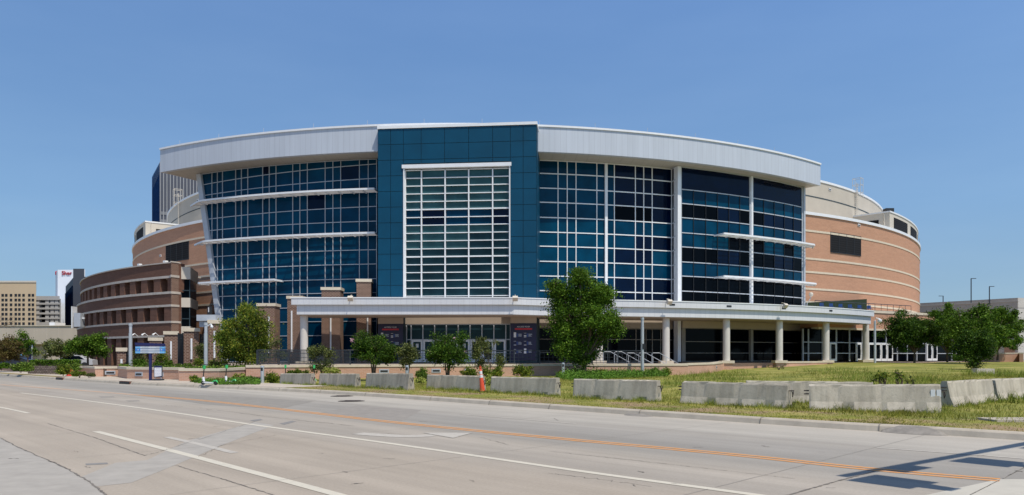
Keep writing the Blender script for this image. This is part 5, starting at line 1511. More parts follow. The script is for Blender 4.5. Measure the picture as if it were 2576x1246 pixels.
L_ = [lob(588, 815, 30, bs, 30), lob(632, 792, 28, bs, 26, -0.3), lob(572, 840, 22, bs, 30), lob(660, 840, 26, bs, 40), lob(600, 880, 40, bs, 30, 0.3), lob(645, 890, 28, bs, 26), lob(570, 880, 20, bs, 26), lob(655, 820, 24, bs, 26), lob(610, 850, 36, bs, 26, -0.4), lob(650, 860, 24, bs, 22, 0.3), lob(575, 860, 20, bs, 22), lob(615, 890, 30, bs, 20), lob(630, 905, 14, bs, 18), lob(612, 790, 14, bs, 20)]
plant("bushy_tree", "yellow-green bushy tree in front of the left brick pillars", "tree", loc(615, 938, 54), L_, 34000, 0.07, 'gold', 22, 0.10, 3, 0.27, 150, trunk_h=1.0, shell=0.3)
# crape myrtles and loose shrubs before the plaza wall
MY = "flowering shrubs before the plaza wall"
def myrtle(lab, x0, x1, top, bot, d, seed, mat='lawn_tree', n=13000, ex=None, trunk=0.7, leaf=0.065):
    k = d / F; w, h = (x1 - x0) * k, (bot - top) * k
    plant("crape_myrtle", lab, "shrub tree", loc((x0 + x1) / 2, bot, d), blob(w, h - trunk, trunk, 11, seed), n, leaf, mat, seed, 0.05, 5, 0.19, 75, MY, trunk_h=trunk + 0.1, extra=ex, shell=0.4)
myrtle("round crape myrtle with a pink bloom on its left, in front of the left poster", 876, 1004, 838, 938, 48.5, 31, ex=[((-1.35, -0.3, 2.15), 0.07, 'pink', 50)])
myrtle("round crape myrtle with small pale blooms, in front of the glass doors", 1068, 1184, 842, 942, 47.5, 32, ex=[((0.45, -0.3, 2.35), 0.05, 'pink', 22), ((-1.15, -0.2, 1.5), 0.05, 'pink', 18), ((1.2, -0.2, 1.5), 0.05, 'pink', 14)])
def loose(lab, x0, x1, top, bot, d, seed, mat='olive', n=2600, name="loose_shrub", leaf=0.06, ncl=60, grp=MY, cl=0.17, cat="shrub"):
    k = d / F; w, h = (x1 - x0) * k, (bot - top) * k
    r = random.Random(seed)
    lobes = []
    for j in range(8):
        a = r.uniform(0, 6.28); s = r.uniform(0.1, 0.5); zz_ = h * r.uniform(0.25, 0.9)
        lobes.append((math.cos(a) * w * s * 0.9, math.sin(a) * w * s * 0.6, zz_, w * 0.13, w * 0.13, h * 0.16))
    plant(name, lab, cat, loc((x0 + x1) / 2, bot, d), lobes, n, leaf, mat, seed, 0.03, 5, cl, ncl, grp, trunk_h=h * 0.2, shell=0.2, tname="stems")
loose("open twiggy shrub right of the dark lattice railing, before the left canopy column", 768, 852, 866, 945, 49, 41, n=3600)
loose("open twiggy shrub between the two round crape myrtles", 988, 1062, 858, 945, 48, 42, n=3200)
loose("tall open shrub behind the orange traffic marker", 1188, 1272, 836, 945, 48.5, 43, n=4000)
loose("small dark open shrub between the bushy tree and the lattice railing", 680, 722, 848, 915, 53, 44, n=1200)
# low clumps
LOW = "low shrubs and grasses along the plaza wall"
def low(lab, x0, x1, top, bot, d, seed, mat, n=1500, leaf=0.055, name="low_shrub", grp=LOW):
    k = d / F; w, h = (x1 - x0) * k, (bot - top) * k
    m_ = max(2, int(w / h))
    r = random.Random(seed)
    lobes = [(lerp(-w / 2 + h * .4, w / 2 - h * .4, (j + .5) / m_), r.uniform(-.2, .2), h * 0.45, max(w / m_ * 0.6, h * .4), h * 0.5, h * 0.5 * r.uniform(.8, 1.05)) for j in range(m_)]
    plant(name, lab, "shrub", loc((x0 + x1) / 2, bot, d), lobes, n, leaf, mat, seed, 0.02, 3, h * 0.13, 40 + int(w * 8), grp, trunk_h=h * 0.2, shell=0.3, tname="stems")
low("yellow-green spiky shrub between the light bollard and the leftmost barrier", 667, 708, 930, 969, 43.5, 51, 'gold', 1800)
low("low green shrub above the leftmost barrier", 712, 780, 926, 946, 47, 52, 'gold', 1300)
low("pale yellow-green grasses behind the second barrier from the left", 800, 860, 922, 945, 47.5, 53, 'lime', 1300)
low("green shrub at the foot of the open shrub, right of the third barrier", 1040, 1083, 924, 957, 44, 54, 'mid', 1500)
low("small yellow-green plants in the gap right of the third barrier", 1046, 1078, 948, 964, 42.5, 55, 'lime', 700)
low("yellow-green grass clump left of the orange traffic marker", 1152, 1204, 920, 950, 45, 56, 'gold', 1600)
low("yellow-green grass clump right of the orange traffic marker", 1206, 1272, 920, 952, 45, 57, 'gold', 1900)
low("yellow-green grass clump before the wall, left of the big green tree", 1278, 1350, 918, 948, 46, 58, 'gold', 1900)
low("lime plants in the gap right of the orange traffic marker", 1222, 1240, 944, 968, 40, 59, 'lime', 500)
low("small rusty green bush at the right end of the green ground cover", 1668, 1688, 923, 946, 55, 60, 'gold', 700)
low("tiny bush at the right end of the ground cover, left of the rusty one", 1632, 1664, 922, 942, 56, 61, 'mid', 800)
low("dark red-green bush under the big green tree", 1432, 1462, 925, 942, 56.5, 62, 'rust', 700)
low("orange flower clump left under the big green tree", 1402, 1432, 929, 944, 56, 63, 'orange', 600)
low("orange flower clump right of the big tree's trunk", 1494, 1520, 929, 940, 57, 64, 'orange', 500)
low("golden flower clump against the planter wall, behind the right scooter", 557, 620, 938, 952, 48.0, 65, 'lime', 1400)
low("round golden bush on the pavement edge left of the scooters", 478, 500, 943, 961, 44, 66, 'gold', 800)
low("round yellow-green bush in front of the planter wall by the hydrant", 183, 215, 931, 948, 52, 67, 'gold', 1300)
low("low grey-green plants before the planter wall, right of the round bush", 212, 239, 938, 949, 52, 68, 'olive', 600)
LP_ = "planter shrubs behind the planter walls"
low("dark green clipped bushes in the planter under the blue sign", 332, 376, 902, 924, 56, 71, 'deep', 1700, grp=LP_)
low("dark green bush in the planter right of the blue sign post", 384, 440, 906, 924, 56, 72, 'deep', 1700, grp=LP_)
low("pale lime spreading shrub at the foot of the bushy tree", 520, 580, 905, 925, 55, 73, 'lime', 1900, grp=LP_)
low("yellow-green shrub in the planter left of the second lamp post", 480, 522, 898, 924, 56.5, 74, 'gold', 1600, grp=LP_)
low("thin green plants in the planter between the gate pillars", 440, 486, 914, 924, 57, 75, 'mid', 900, grp=LP_)
loose("open yellow-green shrub with pale twigs above the blue sign post base", 388, 420, 876, 922, 57.5, 76, 'gold', 1200, grp=LP_)
loose("open dark shrub left of the blue sign post, under the board", 336, 372, 880, 922, 60, 77, 'olive', 1500, grp=LP_)
loose("open green shrub rising left of the second lamp post", 486, 520, 866, 922, 58, 78, 'olive', 1500, grp=LP_)
# right-hand trees on the lawn
RT = "trees at the right of the lawn"
def crown_tree(lab, x0, x1, top, bot, d, seed, mat, n, trunk_px, leaf=0.11, grp=RT, name="broadleaf_tree", nl=14, tr=0.14, cl=0.30, ncl=150):
    k = d / F; w, h = (x1 - x0) * k * 1.12, (bot - top) * k; tk = trunk_px * k * 0.8; n = int(n * 1.7)
    bl_ = blob(w, h - tk, tk, nl, seed)
    bl_ = [(a[0], a[1], a[2] + h * 0.05, a[3] * 1.12, a[4] * 1.12, a[5] * 1.1) for a in bl_]
    plant(name, lab, "tree", loc((x0 + x1) / 2, bot, d), bl_, n, leaf, mat, seed, tr, 1, cl, ncl, grp, trunk_h=tk + 0.2, shell=0.25)
crown_tree("round dark green tree with a clear trunk, left of the trees on the lawn", 2243, 2358, 799, 915, 86, 81, 'lawn_tree', 17000, 28)
crown_tree("olive green tree behind, second from the left among the lawn trees", 2326, 2440, 783, 914, 92, 82, 'deep', 17000, 26)
crown_tree("tall bright green tree behind the dark bush on the lawn", 2388, 2526, 772, 914, 80, 83, 'deep', 20000, 18)
crown_tree("green tree at the right end of the lawn trees, before the parking structure", 2462, 2556, 790, 905, 96, 84, 'deep', 17000, 22)
d = 60.0; bs = (2450, 936)
L_ = [lob(2450, 870, 34, bs, 26, 0, d), lob(2425, 880, 24, bs, 22, 0.3, d), lob(2475, 875, 26, bs, 22, -0.3, d), lob(2450, 900, 30, bs, 18, 0, d), lob(2430, 850, 20, bs, 18, 0.4, d), lob(2468, 848, 22, bs, 18, 0, d), lob(2450, 918, 18, bs, 12, 0, d), lob(2490, 890, 12, bs, 10, 0, d), lob(2412, 895, 10, bs, 10, 0, d)]
plant("vase_shaped_bush", "dark vase-shaped bush standing alone on the lawn", "bush", loc(2450, 936, 60), L_, 15000, 0.075, 'lawn_tree', 85, 0.06, 5, 0.2, 100, None, trunk_h=0.3, shell=0.35, tname="stems")
# weeds on the lawn
def weed(lab, x0, x1, top, bot, d, seed, mat='gold', n=260, leaf=0.06):
    loose(lab, x0, x1, top, bot, d, seed, mat, n, "tall_weed", leaf, 30, "weeds on the lawn", 0.08, cat="weed")
weed("leafy tall weed behind the barriers, left of the yellow flowers", 2195, 2245, 938, 968, 28, 91, n=170)
weed("smaller leafy weed right beside the leafy tall weed", 2250, 2275, 935, 965, 29, 92, n=80)
weed("small yellow flowering weed behind the largest barrier", 2282, 2298, 946, 968, 27, 93, 'lime', 60)
weed("weedy tuft at the dark gap between canopy columns", 1930, 1990, 915, 930, 68, 94, 'olive', 160)
# trees and hedges at the far left
LT = "small trees along the far pavement"
crown_tree("round green street tree with dark trunk before the brick wing", 186, 256, 848, 924, 62, 101, 'deep', 9000, 34, 0.085, LT, tr=0.10, cl=0.2, ncl=110)
crown_tree("wide sparse tree before the tan hall, left of the round street tree", 116, 190, 856, 912, 75, 102, 'olive', 4200, 14, 0.10, LT, tr=0.08, cl=0.2, ncl=60)
k = 78 / F; bs = (70, 914)
L_ = [lob(48, 865, 14, bs, 12, 0, 78), lob(58, 848, 9, bs, 12, 0, 78), lob(62, 870, 16, bs, 12, 0.3, 78), lob(85, 880, 13, bs, 14, 0, 78), lob(80, 862, 8, bs, 10, 0, 78), lob(60, 892, 16, bs, 12, 0, 78), lob(38, 862, 8, bs, 8, 0, 78)]
plant("street_tree", "dark green tree with a tall tip beside the small blue banner", "tree", loc(70, 914, 78), L_, 5200, 0.09, 'deep', 103, 0.09, 1, 0.2, 70, LT, trunk_h=0.5)
crown_tree("reddish-green tree at the left edge of the picture", -30, 46, 860, 918, 72, 104, 'rust', 7000, 6, 0.09, LT, tr=0.1, cl=0.22, ncl=90)
t = thing("bare_tree", "nearly bare tree at the left edge with thin grey twigs", "tree", loc(-30, 915, 90)); BASE[t] = Vector((0, 0, 0))
b = MB(); b.tube([(0, 0, 0), (0.1, 0, 3), (0.3, 0, 5)], [0.16, 0.12, 0.09], 8)
rb = random.Random(3)
def twig(p, dr, L, r_, dep):
    q = p + dr * L; b.tube([p, p.lerp(q, .5) + Vector((0, 0, rb.uniform(-.1, .1))), q], [r_, r_ * .8, r_ * .5], 5, caps=False)
    if dep:
        for _ in range(3):
            dd = (dr + Vector((rb.uniform(-.7, .7), rb.uniform(-.7, .7), rb.uniform(-.4, .5)))).normalized(); twig(q, dd, L * rb.uniform(.55, .8), r_ * .55, dep - 1)
for _ in range(5): twig(Vector((0.3, 0, rb.uniform(3.5, 5))), Vector((rb.uniform(-.3, 1), rb.uniform(-.5, .5), rb.uniform(.0, .8))).normalized(), 1.3, 0.05, 3)
b.build("branches", bark, t)
HD = "hedges and bushes along the far pavement"
def hedge(lab, x0, x1, top, bot, d, seed, mat, n, name="hedge"):
    k = d / F; w, h = (x1 - x0) * k, (bot - top) * k
    r = np.random.default_rng(seed)
    t = thing(name, lab, "hedge", loc((x0 + x1) / 2, bot, d), HD); BASE[t] = Vector((0, 0, 0))
    cen = np.stack([r.uniform(-w / 2, w / 2, n), r.uniform(-0.6, 0.6, n), h * np.sqrt(r.uniform(0.0, 1, n)) + r.normal(size=n) * 0.05], 1)
    np_mesh("foliage", leaf_quads(cen, 0.075, r), None, LF[mat], t)
    MB().box(-w / 2 + .1, w / 2 - .1, -0.45, 0.45, 0, h * 0.75).build("inner_twigs", bark, t)
hedge("long clipped dark hedge above the low stone wall", 84, 196, 907, 922, 66, 111, 'deep', 7000)
low("large rounded bush in front of the hedge at the far left", 20, 84, 909, 935, 60, 112, 'mid', 4500, 0.07, "round_bush", HD)
low("dark bush at the left edge of the picture", -20, 24, 911, 930, 62, 113, 'deep', 3000, 0.07, "round_bush", HD)
low("yellow-green bush behind the fire hydrant", 141, 176, 914, 943, 55.5, 114, 'gold', 3500, 0.065, "round_bush", HD)
low("green bush between the hydrant bush and the round street tree", 170, 210, 912, 932, 58, 115, 'mid', 2500, 0.065, "round_bush", HD)
# ground covers
def cover(name, poly_px, z, n, leaf, mat, seed, h=0.3):
    r = np.random.default_rng(seed)
    pts = np.array([G(x, y, z).to_2d()[:] for x, y in poly_px]); lo_, hi_ = pts.min(0), pts.max(0)
    out = []
    while len(out) < n:
        q = r.uniform(lo_, hi_)
        ins = False; j = len(pts) - 1
        for i in range(len(pts)):
            if (pts[i][1] > q[1]) != (pts[j][1] > q[1]) and q[0] < (pts[j][0] - pts[i][0]) * (q[1] - pts[i][1]) / (pts[j][1] - pts[i][1]) + pts[i][0]: ins = not ins
            j = i
        if ins: out.append((q[0], q[1], z + abs(r.normal()) * h * 0.5 + 0.02))
    return tag(np_mesh(name, leaf_quads(np.array(out), leaf, r, 1.0), None, LF[mat]), kind='stuff')
cover("ground_cover", [(486, 964), (520, 950), (618, 949), (655, 960), (655, 968), (560, 969)], 0.17, 22000, 0.045, 'cover', 121, 0.16)
cover("ground_cover", [(1395, 952), (1440, 943), (1560, 939), (1690, 938), (1680, 948), (1560, 953), (1430, 958)], 0.22, 26000, 0.06, 'cover', 122, 0.40)
r_ = np.random.default_rng(123); ce = []
for (xa, ya), (xb, yb) in (((300, 54.0), (322, 51.2)), ((322, 51.2), (450, 49.3)), ((450, 48.0), (555, 47.0)), ((555, 47.0), (618, 51.5))):
    for _ in range(1100):
        f = r_.random(); dd = lerp(ya, yb, f) + 0.9 + r_.random() * 3.0
        q_ = P(lerp(xa, xb, f), 900, dd); ce.append((q_.x, q_.y, 0.84 + abs(r_.normal()) * 0.10))
tag(np_mesh("ground_cover", leaf_quads(np.array(ce), 0.07, r_, 1.0), None, LF['mid']), kind='stuff')
# grass: blades over the verge and the lawn, taller against the barriers
gm2 = leafy('grass_blades', (0.13, 0.155, 0.018), (0.25, 0.255, 0.040), (0.40, 0.35, 0.10), 0.3)
gm3 = leafy('fresh_grass_blades', (0.11, 0.16, 0.018), (0.21, 0.27, 0.040), (0.34, 0.36, 0.085), 0.3)
def blades(name, pts, hts, wid, mat, seed):
    r = np.random.default_rng(seed); n = len(pts)
    a = r.uniform(0, 6.28, n); w = wid * r.uniform(.6, 1.3, n)
    dx, dy = np.cos(a) * w, np.sin(a) * w
    lean = r.normal(size=(n, 2)) * 0.45 * hts[:, None]
    V = np.empty((n, 3, 3))
    V[:, 0] = pts; V[:, 0, 0] -= dx; V[:, 0, 1] -= dy
    V[:, 1] = pts; V[:, 1, 0] += dx; V[:, 1, 1] += dy
    V[:, 2] = pts; V[:, 2, 0] += lean[:, 0]; V[:, 2, 1] += lean[:, 1]; V[:, 2, 2] += hts
    return tag(np_mesh(name, V.reshape(-1, 3), None, mat, None, 3), kind='stuff')
r = np.random.default_rng(77)
pts, hts = [], []
KLa = np.array([p[:] for p in KL]); NRa = np.array([p[:] for p in NRM])
def lawn_points(n, smin, smax, i0, i1, keep):
    out = []
    while len(out) < n:
        i = r.integers(i0, i1); u = r.random(); s = smin + (smax - smin) * r.random() ** 1.6
        p_ = KLa[i] * (1 - u) + KLa[i + 1] * u + (NRa[i] * (1 - u) + NRa[i + 1] * u) * s
        if keep(p_[0], p_[1], s): out.append((p_[0], p_[1], zg(p_[0], p_[1], s) - 0.01, s))
    return np.array(out)
def wall_y(x):
    for (a, c) in zip(WL[:-1], WL[1:]):
        if a[0] <= x <= c[0]: return lerp(a[1], c[1], (x - a[0]) / (c[0] - a[0]))
    return 60 + (x - 14.3) * 1.9
def keep(x, y, s):
    if x < -12.2: return False
    if x < 14.3: return y < wall_y(max(x, -18)) - 1.5
    return y < min(59 + (x - 14.3) * 2.0, 92) and x < y * 0.85
i0g = 12; i1g = min(range(len(KL)), key=lambda i: (KL[i] - Vector((-11.8, 36.3))).length)
q = lawn_points(70000, 0.3, 40, i0g, i1g, keep)
cl_ = np.sin(q[:, 0] * 1.1 + 2 * np.sin(q[:, 1] * 0.6)) * np.cos(q[:, 1] * 0.9 + np.sin(q[:, 0] * 0.5))
h_ = np.where(q[:, 3] < 2.6, 0.04, 0.11 + 0.09 * np.clip(cl_, 0, 1)) * r.uniform(.5, 1.5, len(q))
blades("grass", q[:, :3], h_, 0.010, gm2, 1)
# long tufts
tp, thh = [], []
for (mid, dd, nn_, L, z) in BPOS:
    for _ in range(int(1500)):
        s = r.uniform(-L / 2 - 0.3, L / 2 + 0.3); w = -abs(r.normal()) * 0.22 - 0.12
        p_ = mid + dd * s - nn_ * w
        dens = 0.5 + 0.5 * math.sin(s * 2.3 + mid.x * 3) * math.sin(s * 5.1 + mid.y)
        if r.random() > 0.25 + 0.75 * dens: continue
        tp.append((p_.x, p_.y, zg(p_.x, p_.y, 4) - 0.02)); thh.append((0.07 + 0.19 * dens * math.exp(-((abs(w) - .15) / .3) ** 2)) * r.uniform(.5, 1.3))
blades("grass", np.array(tp), np.array(thh), 0.011, gm3, 2)
q = lawn_points(9000, 12, 45, i0g, i1g, lambda x, y, s: keep(x, y, s) and x > 6 and math.sin(x * .5 + y * .23) * math.sin(y * .41 - x * .15) > 0.25)
blades("grass", q[:, :3], r.uniform(.15, .5, len(q)), 0.016, gm3, 3)
# ------------------------------------------------------------------ terrace of the right wing
def wp(u, w, z): o = A2 + e2 * u + n2 * w; return Vector((o.x, o.y, z))
b = MB()
u0, u1 = uw(2088), uw(2250)
b.hexa([wp(u0, -4.0, 7.62), wp(u1, -4.0, 7.62), wp(u1, -5.0, 7.62), wp(u0, -5.0, 7.62), wp(u0, -4.0, 8.55), wp(u1, -4.0, 9.55), wp(u1, -5.0, 9.55), wp(u0, -5.0, 8.55)])
t = b.build("hedge_screen", plain('green_hedge_panel', (0.010, 0.026, 0.010), 0.95, 0.3, 6, bump=0.5)); recenter(t)
tag(t, "dark green wedge-shaped hedge screen on the roof terrace at the right", "hedge")
ch = None
chp = plain('blue_chair_plastic', (0.012, 0.055, 0.20), 0.4, 0.06)
for k in range(6):
    o = wp(uw(2110 + k * 24), -2.4, 7.62)
    if ch is None:
        ch = thing("terrace_chair", "blue chair on the roof terrace behind the railing", "chair", o, "blue chairs on the roof terrace"); BASE[ch] = Vector((0, 0, 0))
        MB().box(-.25, .25, -.25, .25, .42, .47).build("seat", chp, ch); MB().box(-.25, .25, .2, .25, .47, .9).build("backrest", chp, ch)
        for x in (-.22, .22):
            for y in (-.22, .22): MB().box(x - .02, x + .02, y - .02, y + .02, 0, .42).build("leg", M['dark'], ch)
    else: copy_tree(ch, o)
# globe lamp on the canopy roof
p = P(2030, 770, 89); t = thing("globe_lamp", "small lamp with round globe above the canopy, beside the glass corner", "lamp", (p.x, p.y, 7.3))
MB().tube([(p.x, p.y, 7.3), (p.x, p.y, 8.1), (p.x + 0.3, p.y, 8.5), (p.x + 0.5, p.y, 8.9)], 0.05, 6).build("bracket", M['silver'], t)
MB().lathe((p.x + 0.5, p.y, 8.9), [(0, 0), (0.2, 0.1), (0.26, 0.3), (0.2, 0.5), (0, 0.58)], 12).build("globe", M['cream'], t)

# ------------------------------------------------------------------ parking structure on the right
gcon = plain('garage_precast', (0.46, 0.415, 0.36), 0.9, 0.08, 0.8); gwh = plain('garage_trim', (0.52, 0.49, 0.44), 0.85, 0.06, 1)
c0 = P(2560, 895, 150); c1 = P(2290, 895, 167)
GA, GBv = c1.to_2d(), c0.to_2d(); ge = (GBv - GA).normalized(); gn = Vector((ge.y, -ge.x)); GLn = (GBv - GA).length
t = thing("parking_structure", "grey concrete parking structure with dark open levels at the right edge", "parking garage", (GBv.x, GBv.y, 0))
def gz(y): return E((895 - y) * 150 / F)
ln2 = 30.0
lev = [(gz(774.5), gz(749.5)), (gz(813), gz(788)), (gz(851), gz(825)), (gz(905), gz(861))]
for z0, z1 in lev:
    b = MB().obox(GA, ge, gn, -10, GLn, -ln2, 0, z0, z1); b.build("deck_spandrel", gcon, t)
    MB().obox(GA, ge, gn, -10, GLn + .1, -ln2, 0.12, z1 - 0.75, z1 - 0.55).build("trim_band", gwh, t)
for u in [GLn - 1.2 - 9.5 * k for k in range(4)]:
    MB().obox(GA, ge, gn, u - 0.9, u + 1.2, -1.4, -0.05, 0, lev[0][0]).build("column", gcon if u < GLn - 3 else gwh, t)
MB().obox(GA, ge, gn, GLn - 2.4, GLn - 0.5, -1.2, 0.05, 0, gz(857)).build("brick_column", M['brickO'], t)
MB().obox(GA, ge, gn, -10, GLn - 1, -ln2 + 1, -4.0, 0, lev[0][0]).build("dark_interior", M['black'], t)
s0 = GBv; e3 = Vector((0.985, 0.17)); n3 = Vector((e3.y, -e3.x))
for z0, z1 in lev: MB().obox(s0, e3, n3, 0.12, 30, -10, 0.0, z0, z1).build("deck_spandrel", gwh, t)
for u in (1.0, 12, 24): MB().obox(s0, e3, n3, u - 0.8, u + 0.8, -1.2, -0.06, 0, lev[0][0]).build("column", gwh, t)
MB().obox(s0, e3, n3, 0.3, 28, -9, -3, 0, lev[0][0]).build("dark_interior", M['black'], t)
for px, top, d, sg, lab in ((2443, 701, 150, 1, "tall dark lamp pole on the parking roof, nearer the arena"), (2489, 721, 154, 1, "tall dark lamp pole on the parking roof, nearer the right edge"), (2372.5, 745, 170, -1, "short dark lamp pole on the parking roof nearest the brick drum")):
    p = P(px, top, d); z0 = lev[0][1] - 1
    t = thing("roof_lamp_pole", lab, "lamp pole", (p.x, p.y, z0), "lamp poles on the parking roof")
    MB().tube([(p.x, p.y, z0), (p.x, p.y, p.z)], 0.1, 6).build("pole", M['rail'], t)
    MB().bar((p.x, p.y, p.z), (p.x + sg * 1.0, p.y, p.z), 0.18, 0.12).build("lamp_arm", M['rail'], t)
p = P(2313, 700, 140)
t = MB().tube([(p.x, p.y, 0), (p.x, p.y, P(2313, 600, 140).z)], 0.06, 5).build("flag_pole", M['silver']); recenter(t)
tag(t, "thin tall pole rising beside the right edge of the brick drum", "pole")
a, c = P(2500, 905, 98), P(2580, 905, 92)
wall("low_brick_wall", "low orange brick wall with stone cap at the right edge, below the parking structure", "wall", [(a.x - 3, a.y + 2), (a.x, a.y), (a.x + 3.2, a.y - 0.3), (c.x + 2, c.y + 4)], 0.2, 2.15)

# ------------------------------------------------------------------ skyline at the left
def tower(name, lab, x0, x1, top, d, depth, mat, z0=0.0, cat="building", side=None):
    a, c = P(x0, 895, d), P(x1, 895, d); z1 = E((895 - top) * d / F)
    t = thing(name, lab, cat, ((a.x + c.x) / 2, d, 0))
    return t, a.x, c.x, z1
def slab(x0, x1, d, z0, z1, depth, slope=0.0, mb=None, pd=0.0):
    # a block whose front runs from column x0 to x1 (slightly turned) and whose right side runs away from the viewpoint
    a, c = P(x0, 895, d + pd), P(x1, 895, d + slope + pd)
    k1 = (d + slope + pd + depth) / (d + slope + pd)
    q = [Vector((a.x, a.y)), Vector((c.x, c.y)), Vector((c.x * k1 + 0.4 * depth * 0, c.y * k1)), Vector((a.x * (d + depth) / d, a.y * (d + depth) / d))]
    return (mb or MB()).hexa([Vector((p.x, p.y, z0)) for p in q] + [Vector((p.x, p.y, z1)) for p in q])
tan = plain('tan_stone', (0.52, 0.40, 0.26), 0.85, 0.06, 0.1); win = glassy('small_window_glass', (0.02, 0.022, 0.028), 0.1, 0.4)
t, xa, xb, z1 = tower("office_building", "tan office block with rows of small square windows at the far left", -60, 91, 711, 260, 40, tan)
slab(-60, 91, 260, 0, z1, 40).build("wall", tan, t); slab(-60.5, 91.3, 259.8, z1, z1 + 0.6, 40.4).build("parapet", M['cream'], t)
s = 260 / F
for r_ in range(8):
    for px in (7, 16, 28, 40, 49, 59.5, 74, 83):
        x = P(px, 0, 260).x; z = E((895 - (743 + r_ * 11.9)) * s)
        w = MB().box(x - 0.42, x + 0.42, 259.9, 260.05, z - 0.45, z + 0.45).build("window", win, t)
t, xa, xb, z1 = tower("parking_garage", "white parking garage with dark open levels between the tan block and white tower", 86, 150, 745, 300, 40, M['cream'])
gw2 = plain('pale_concrete', (0.44, 0.44, 0.44), 0.85, 0.06, 0.2)
s = 300 / F
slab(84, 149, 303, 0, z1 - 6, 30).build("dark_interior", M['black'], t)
for k, (ya, yb) in enumerate(((745, 755), (762, 766.5), (774, 778.5), (786.5, 791), (799, 803), (811, 822))):
    slab(86, 150, 300, E((895 - yb) * s), E((895 - ya) * s), 38).build("deck_spandrel", gw2, t)
for px in (93, 117, 130, 141): x = P(px, 0, 300).x; MB().box(x - 0.7, x + 0.7, 300.3, 302, 0, z1 - 1).build("column", gw2, t)
whp = plain('white_tower_paint', (0.80, 0.83, 0.88), 0.6, 0.03, 0.1)
t, xa, xb, z1 = tower("hotel_tower", "slim white tower with red lettering near its top", 145, 240, 679, 330, 20, whp)
xl = P(139.5, 0, 345).x
MB().prism([(xa, 330), (P(186, 0, 330).x, 330), (P(186, 0, 330).x * 1.06, 330 * 1.06), (xl * 1.03, 345 * 1.03), (xl, 345)], 0, z1).build("wall", whp, t)
redl = plain('red_letters', (0.42, 0.012, 0.025), 0.5, 0.05)
letters("Sher", 2.5, redl, t, Vector((P(155, 0, 330).x, 330.0)), Vector((1, 0)), Vector((0, -1)), 2.4, 0.2, E((895 - 692) * 330 / F), "lettering", 0.15)
q = P(146.5, 690, 338)
MB().lathe((P(141.6, 0, 340).x, 340, E((895 - 694) * 340 / F)), [(0, 0), (0.45, 0.5), (0.45, 1.8), (0, 2.3)], 10).build("emblem", redl, t)
dkp = plain('charcoal_facade', (0.045, 0.05, 0.062), 0.5, 0.12, 0.1, stretch=(4, 1, 0.02))
t, xa, xb, z1 = tower("office_tower", "charcoal stepped tower in front of the white tower with red letters", 165, 250, 676, 290, 30, dkp)
dg2 = plain('dark_facade', (0.055, 0.06, 0.075), 0.6, 0.06, 0.2)
s = 290 / F; X = lambda px: P(px, 0, 290).x; Z = lambda y: E((895 - y) * s)
slab(184, 212, 289, 0, Z(677), 20).build("core", dg2, t)
slab(212, 262, 289.5, 0, Z(697), 20).build("wing", dg2, t)
MB().hexa([Vector((P(165, 0, 305).x, 305, 0)), Vector((X(184), 290, 0)), Vector((X(184) * 1.07, 312, 0)), Vector((P(165, 0, 325).x, 325, 0)), Vector((P(165, 0, 305).x, 305, Z(712))), Vector((X(184), 290, Z(699))), Vector((X(184) * 1.07, 312, Z(699))), Vector((P(165, 0, 325).x, 325, Z(712)))]).build("wing", dg2, t)
b = MB()
for k in range(12):
    f = (k + .5) / 12; x = lerp(P(165, 0, 305).x, X(184), f); y = lerp(305, 290, f) - 0.1
    b.bar((x, y, 2), (x, y, lerp(Z(712), Z(699), f) - 3), 0.45, 0.3)
b.build("window_strip", M['navy'], t)
MB().box(X(212) + .2, X(216), 289.2, 289.6, Z(697), Z(679)).build("roof_sign", whp, t)
for a_, c_ in ((226, 232), (234, 238)): MB().box(X(a_), X(c_), 292, 300, Z(697), Z(694)).build("roof_unit", gw2, t)
# glass tower behind the brick wing
t = thing("glass_tower", "dark glass tower with white vertical ribs behind the left end of the roof", "building", (P(420, 0, 380).x, 380, 0))
s = 380 / F; cx_ = P(403.5, 0, 372).x; zt_ = E((895 - 418) * s)
lx, ly = P(383.5, 0, 395).x, 395.0; rx, ry = P(560, 0, 385).x, 385.0
dkg = glassy('tower_glass', (0.012, 0.055, 0.17), 0.15, 0.1); grg = plain('grey_tower_glass', (0.08, 0.08, 0.095), 0.25, 0.06, 0.05)
MB().face([(lx, ly, 0), (cx_, 372, 0), (cx_, 372, zt_), (lx, ly, zt_ - 2)]).face([(rx, ry, 0), (rx, 430, 0), (rx, 430, zt_), (rx, ry, zt_)]).face([(rx, 430, 0), (lx, 430, 0), (lx, 430, zt_), (rx, 430, zt_)]).face([(lx, 430, 0), (lx, ly, 0), (lx, ly, zt_ - 2), (lx, 430, zt_ - 2)]).build("glass_wall", dkg, t)
MB().face([(cx_, 372, 0), (rx, ry, 0), (rx, ry, zt_), (cx_, 372, zt_)]).build("glass_wall", grg, t)
MB().face([(lx, ly, zt_ - 2), (cx_, 372, zt_), (rx, ry, zt_), (rx, 430, zt_), (lx, 430, zt_)]).build("roof", gw2, t)
for k in range(20):
    f = k / 19; x, y = lerp(cx_, rx, f), lerp(372, ry, f)
    MB().bar((x, y - 0.2, 0), (x, y - 0.2, zt_), 0.24, 0.25).build("rib", gw2, t)
for k in range(12):
    f = k / 12; x, y = lerp(lx, cx_, f), lerp(ly, 372, f)
    MB().bar((x, y - 0.2, 0), (x, y - 0.2, lerp(zt_ - 2, zt_, f)), 0.2, 0.2).build("thin_rib", dkg, t)
for k in range(5):
    z = zt_ - 26 - k * 4.0
    MB().bar((cx_ + .3, 371.9, z), (rx, ry - .1, z), 0.1, 1.6).build("spandrel", plain('pale_spandrel', (0.20, 0.20, 0.21), 0.4, 0.1, 0.1) if k == 0 else bpy.data.materials['pale_spandrel'], t)
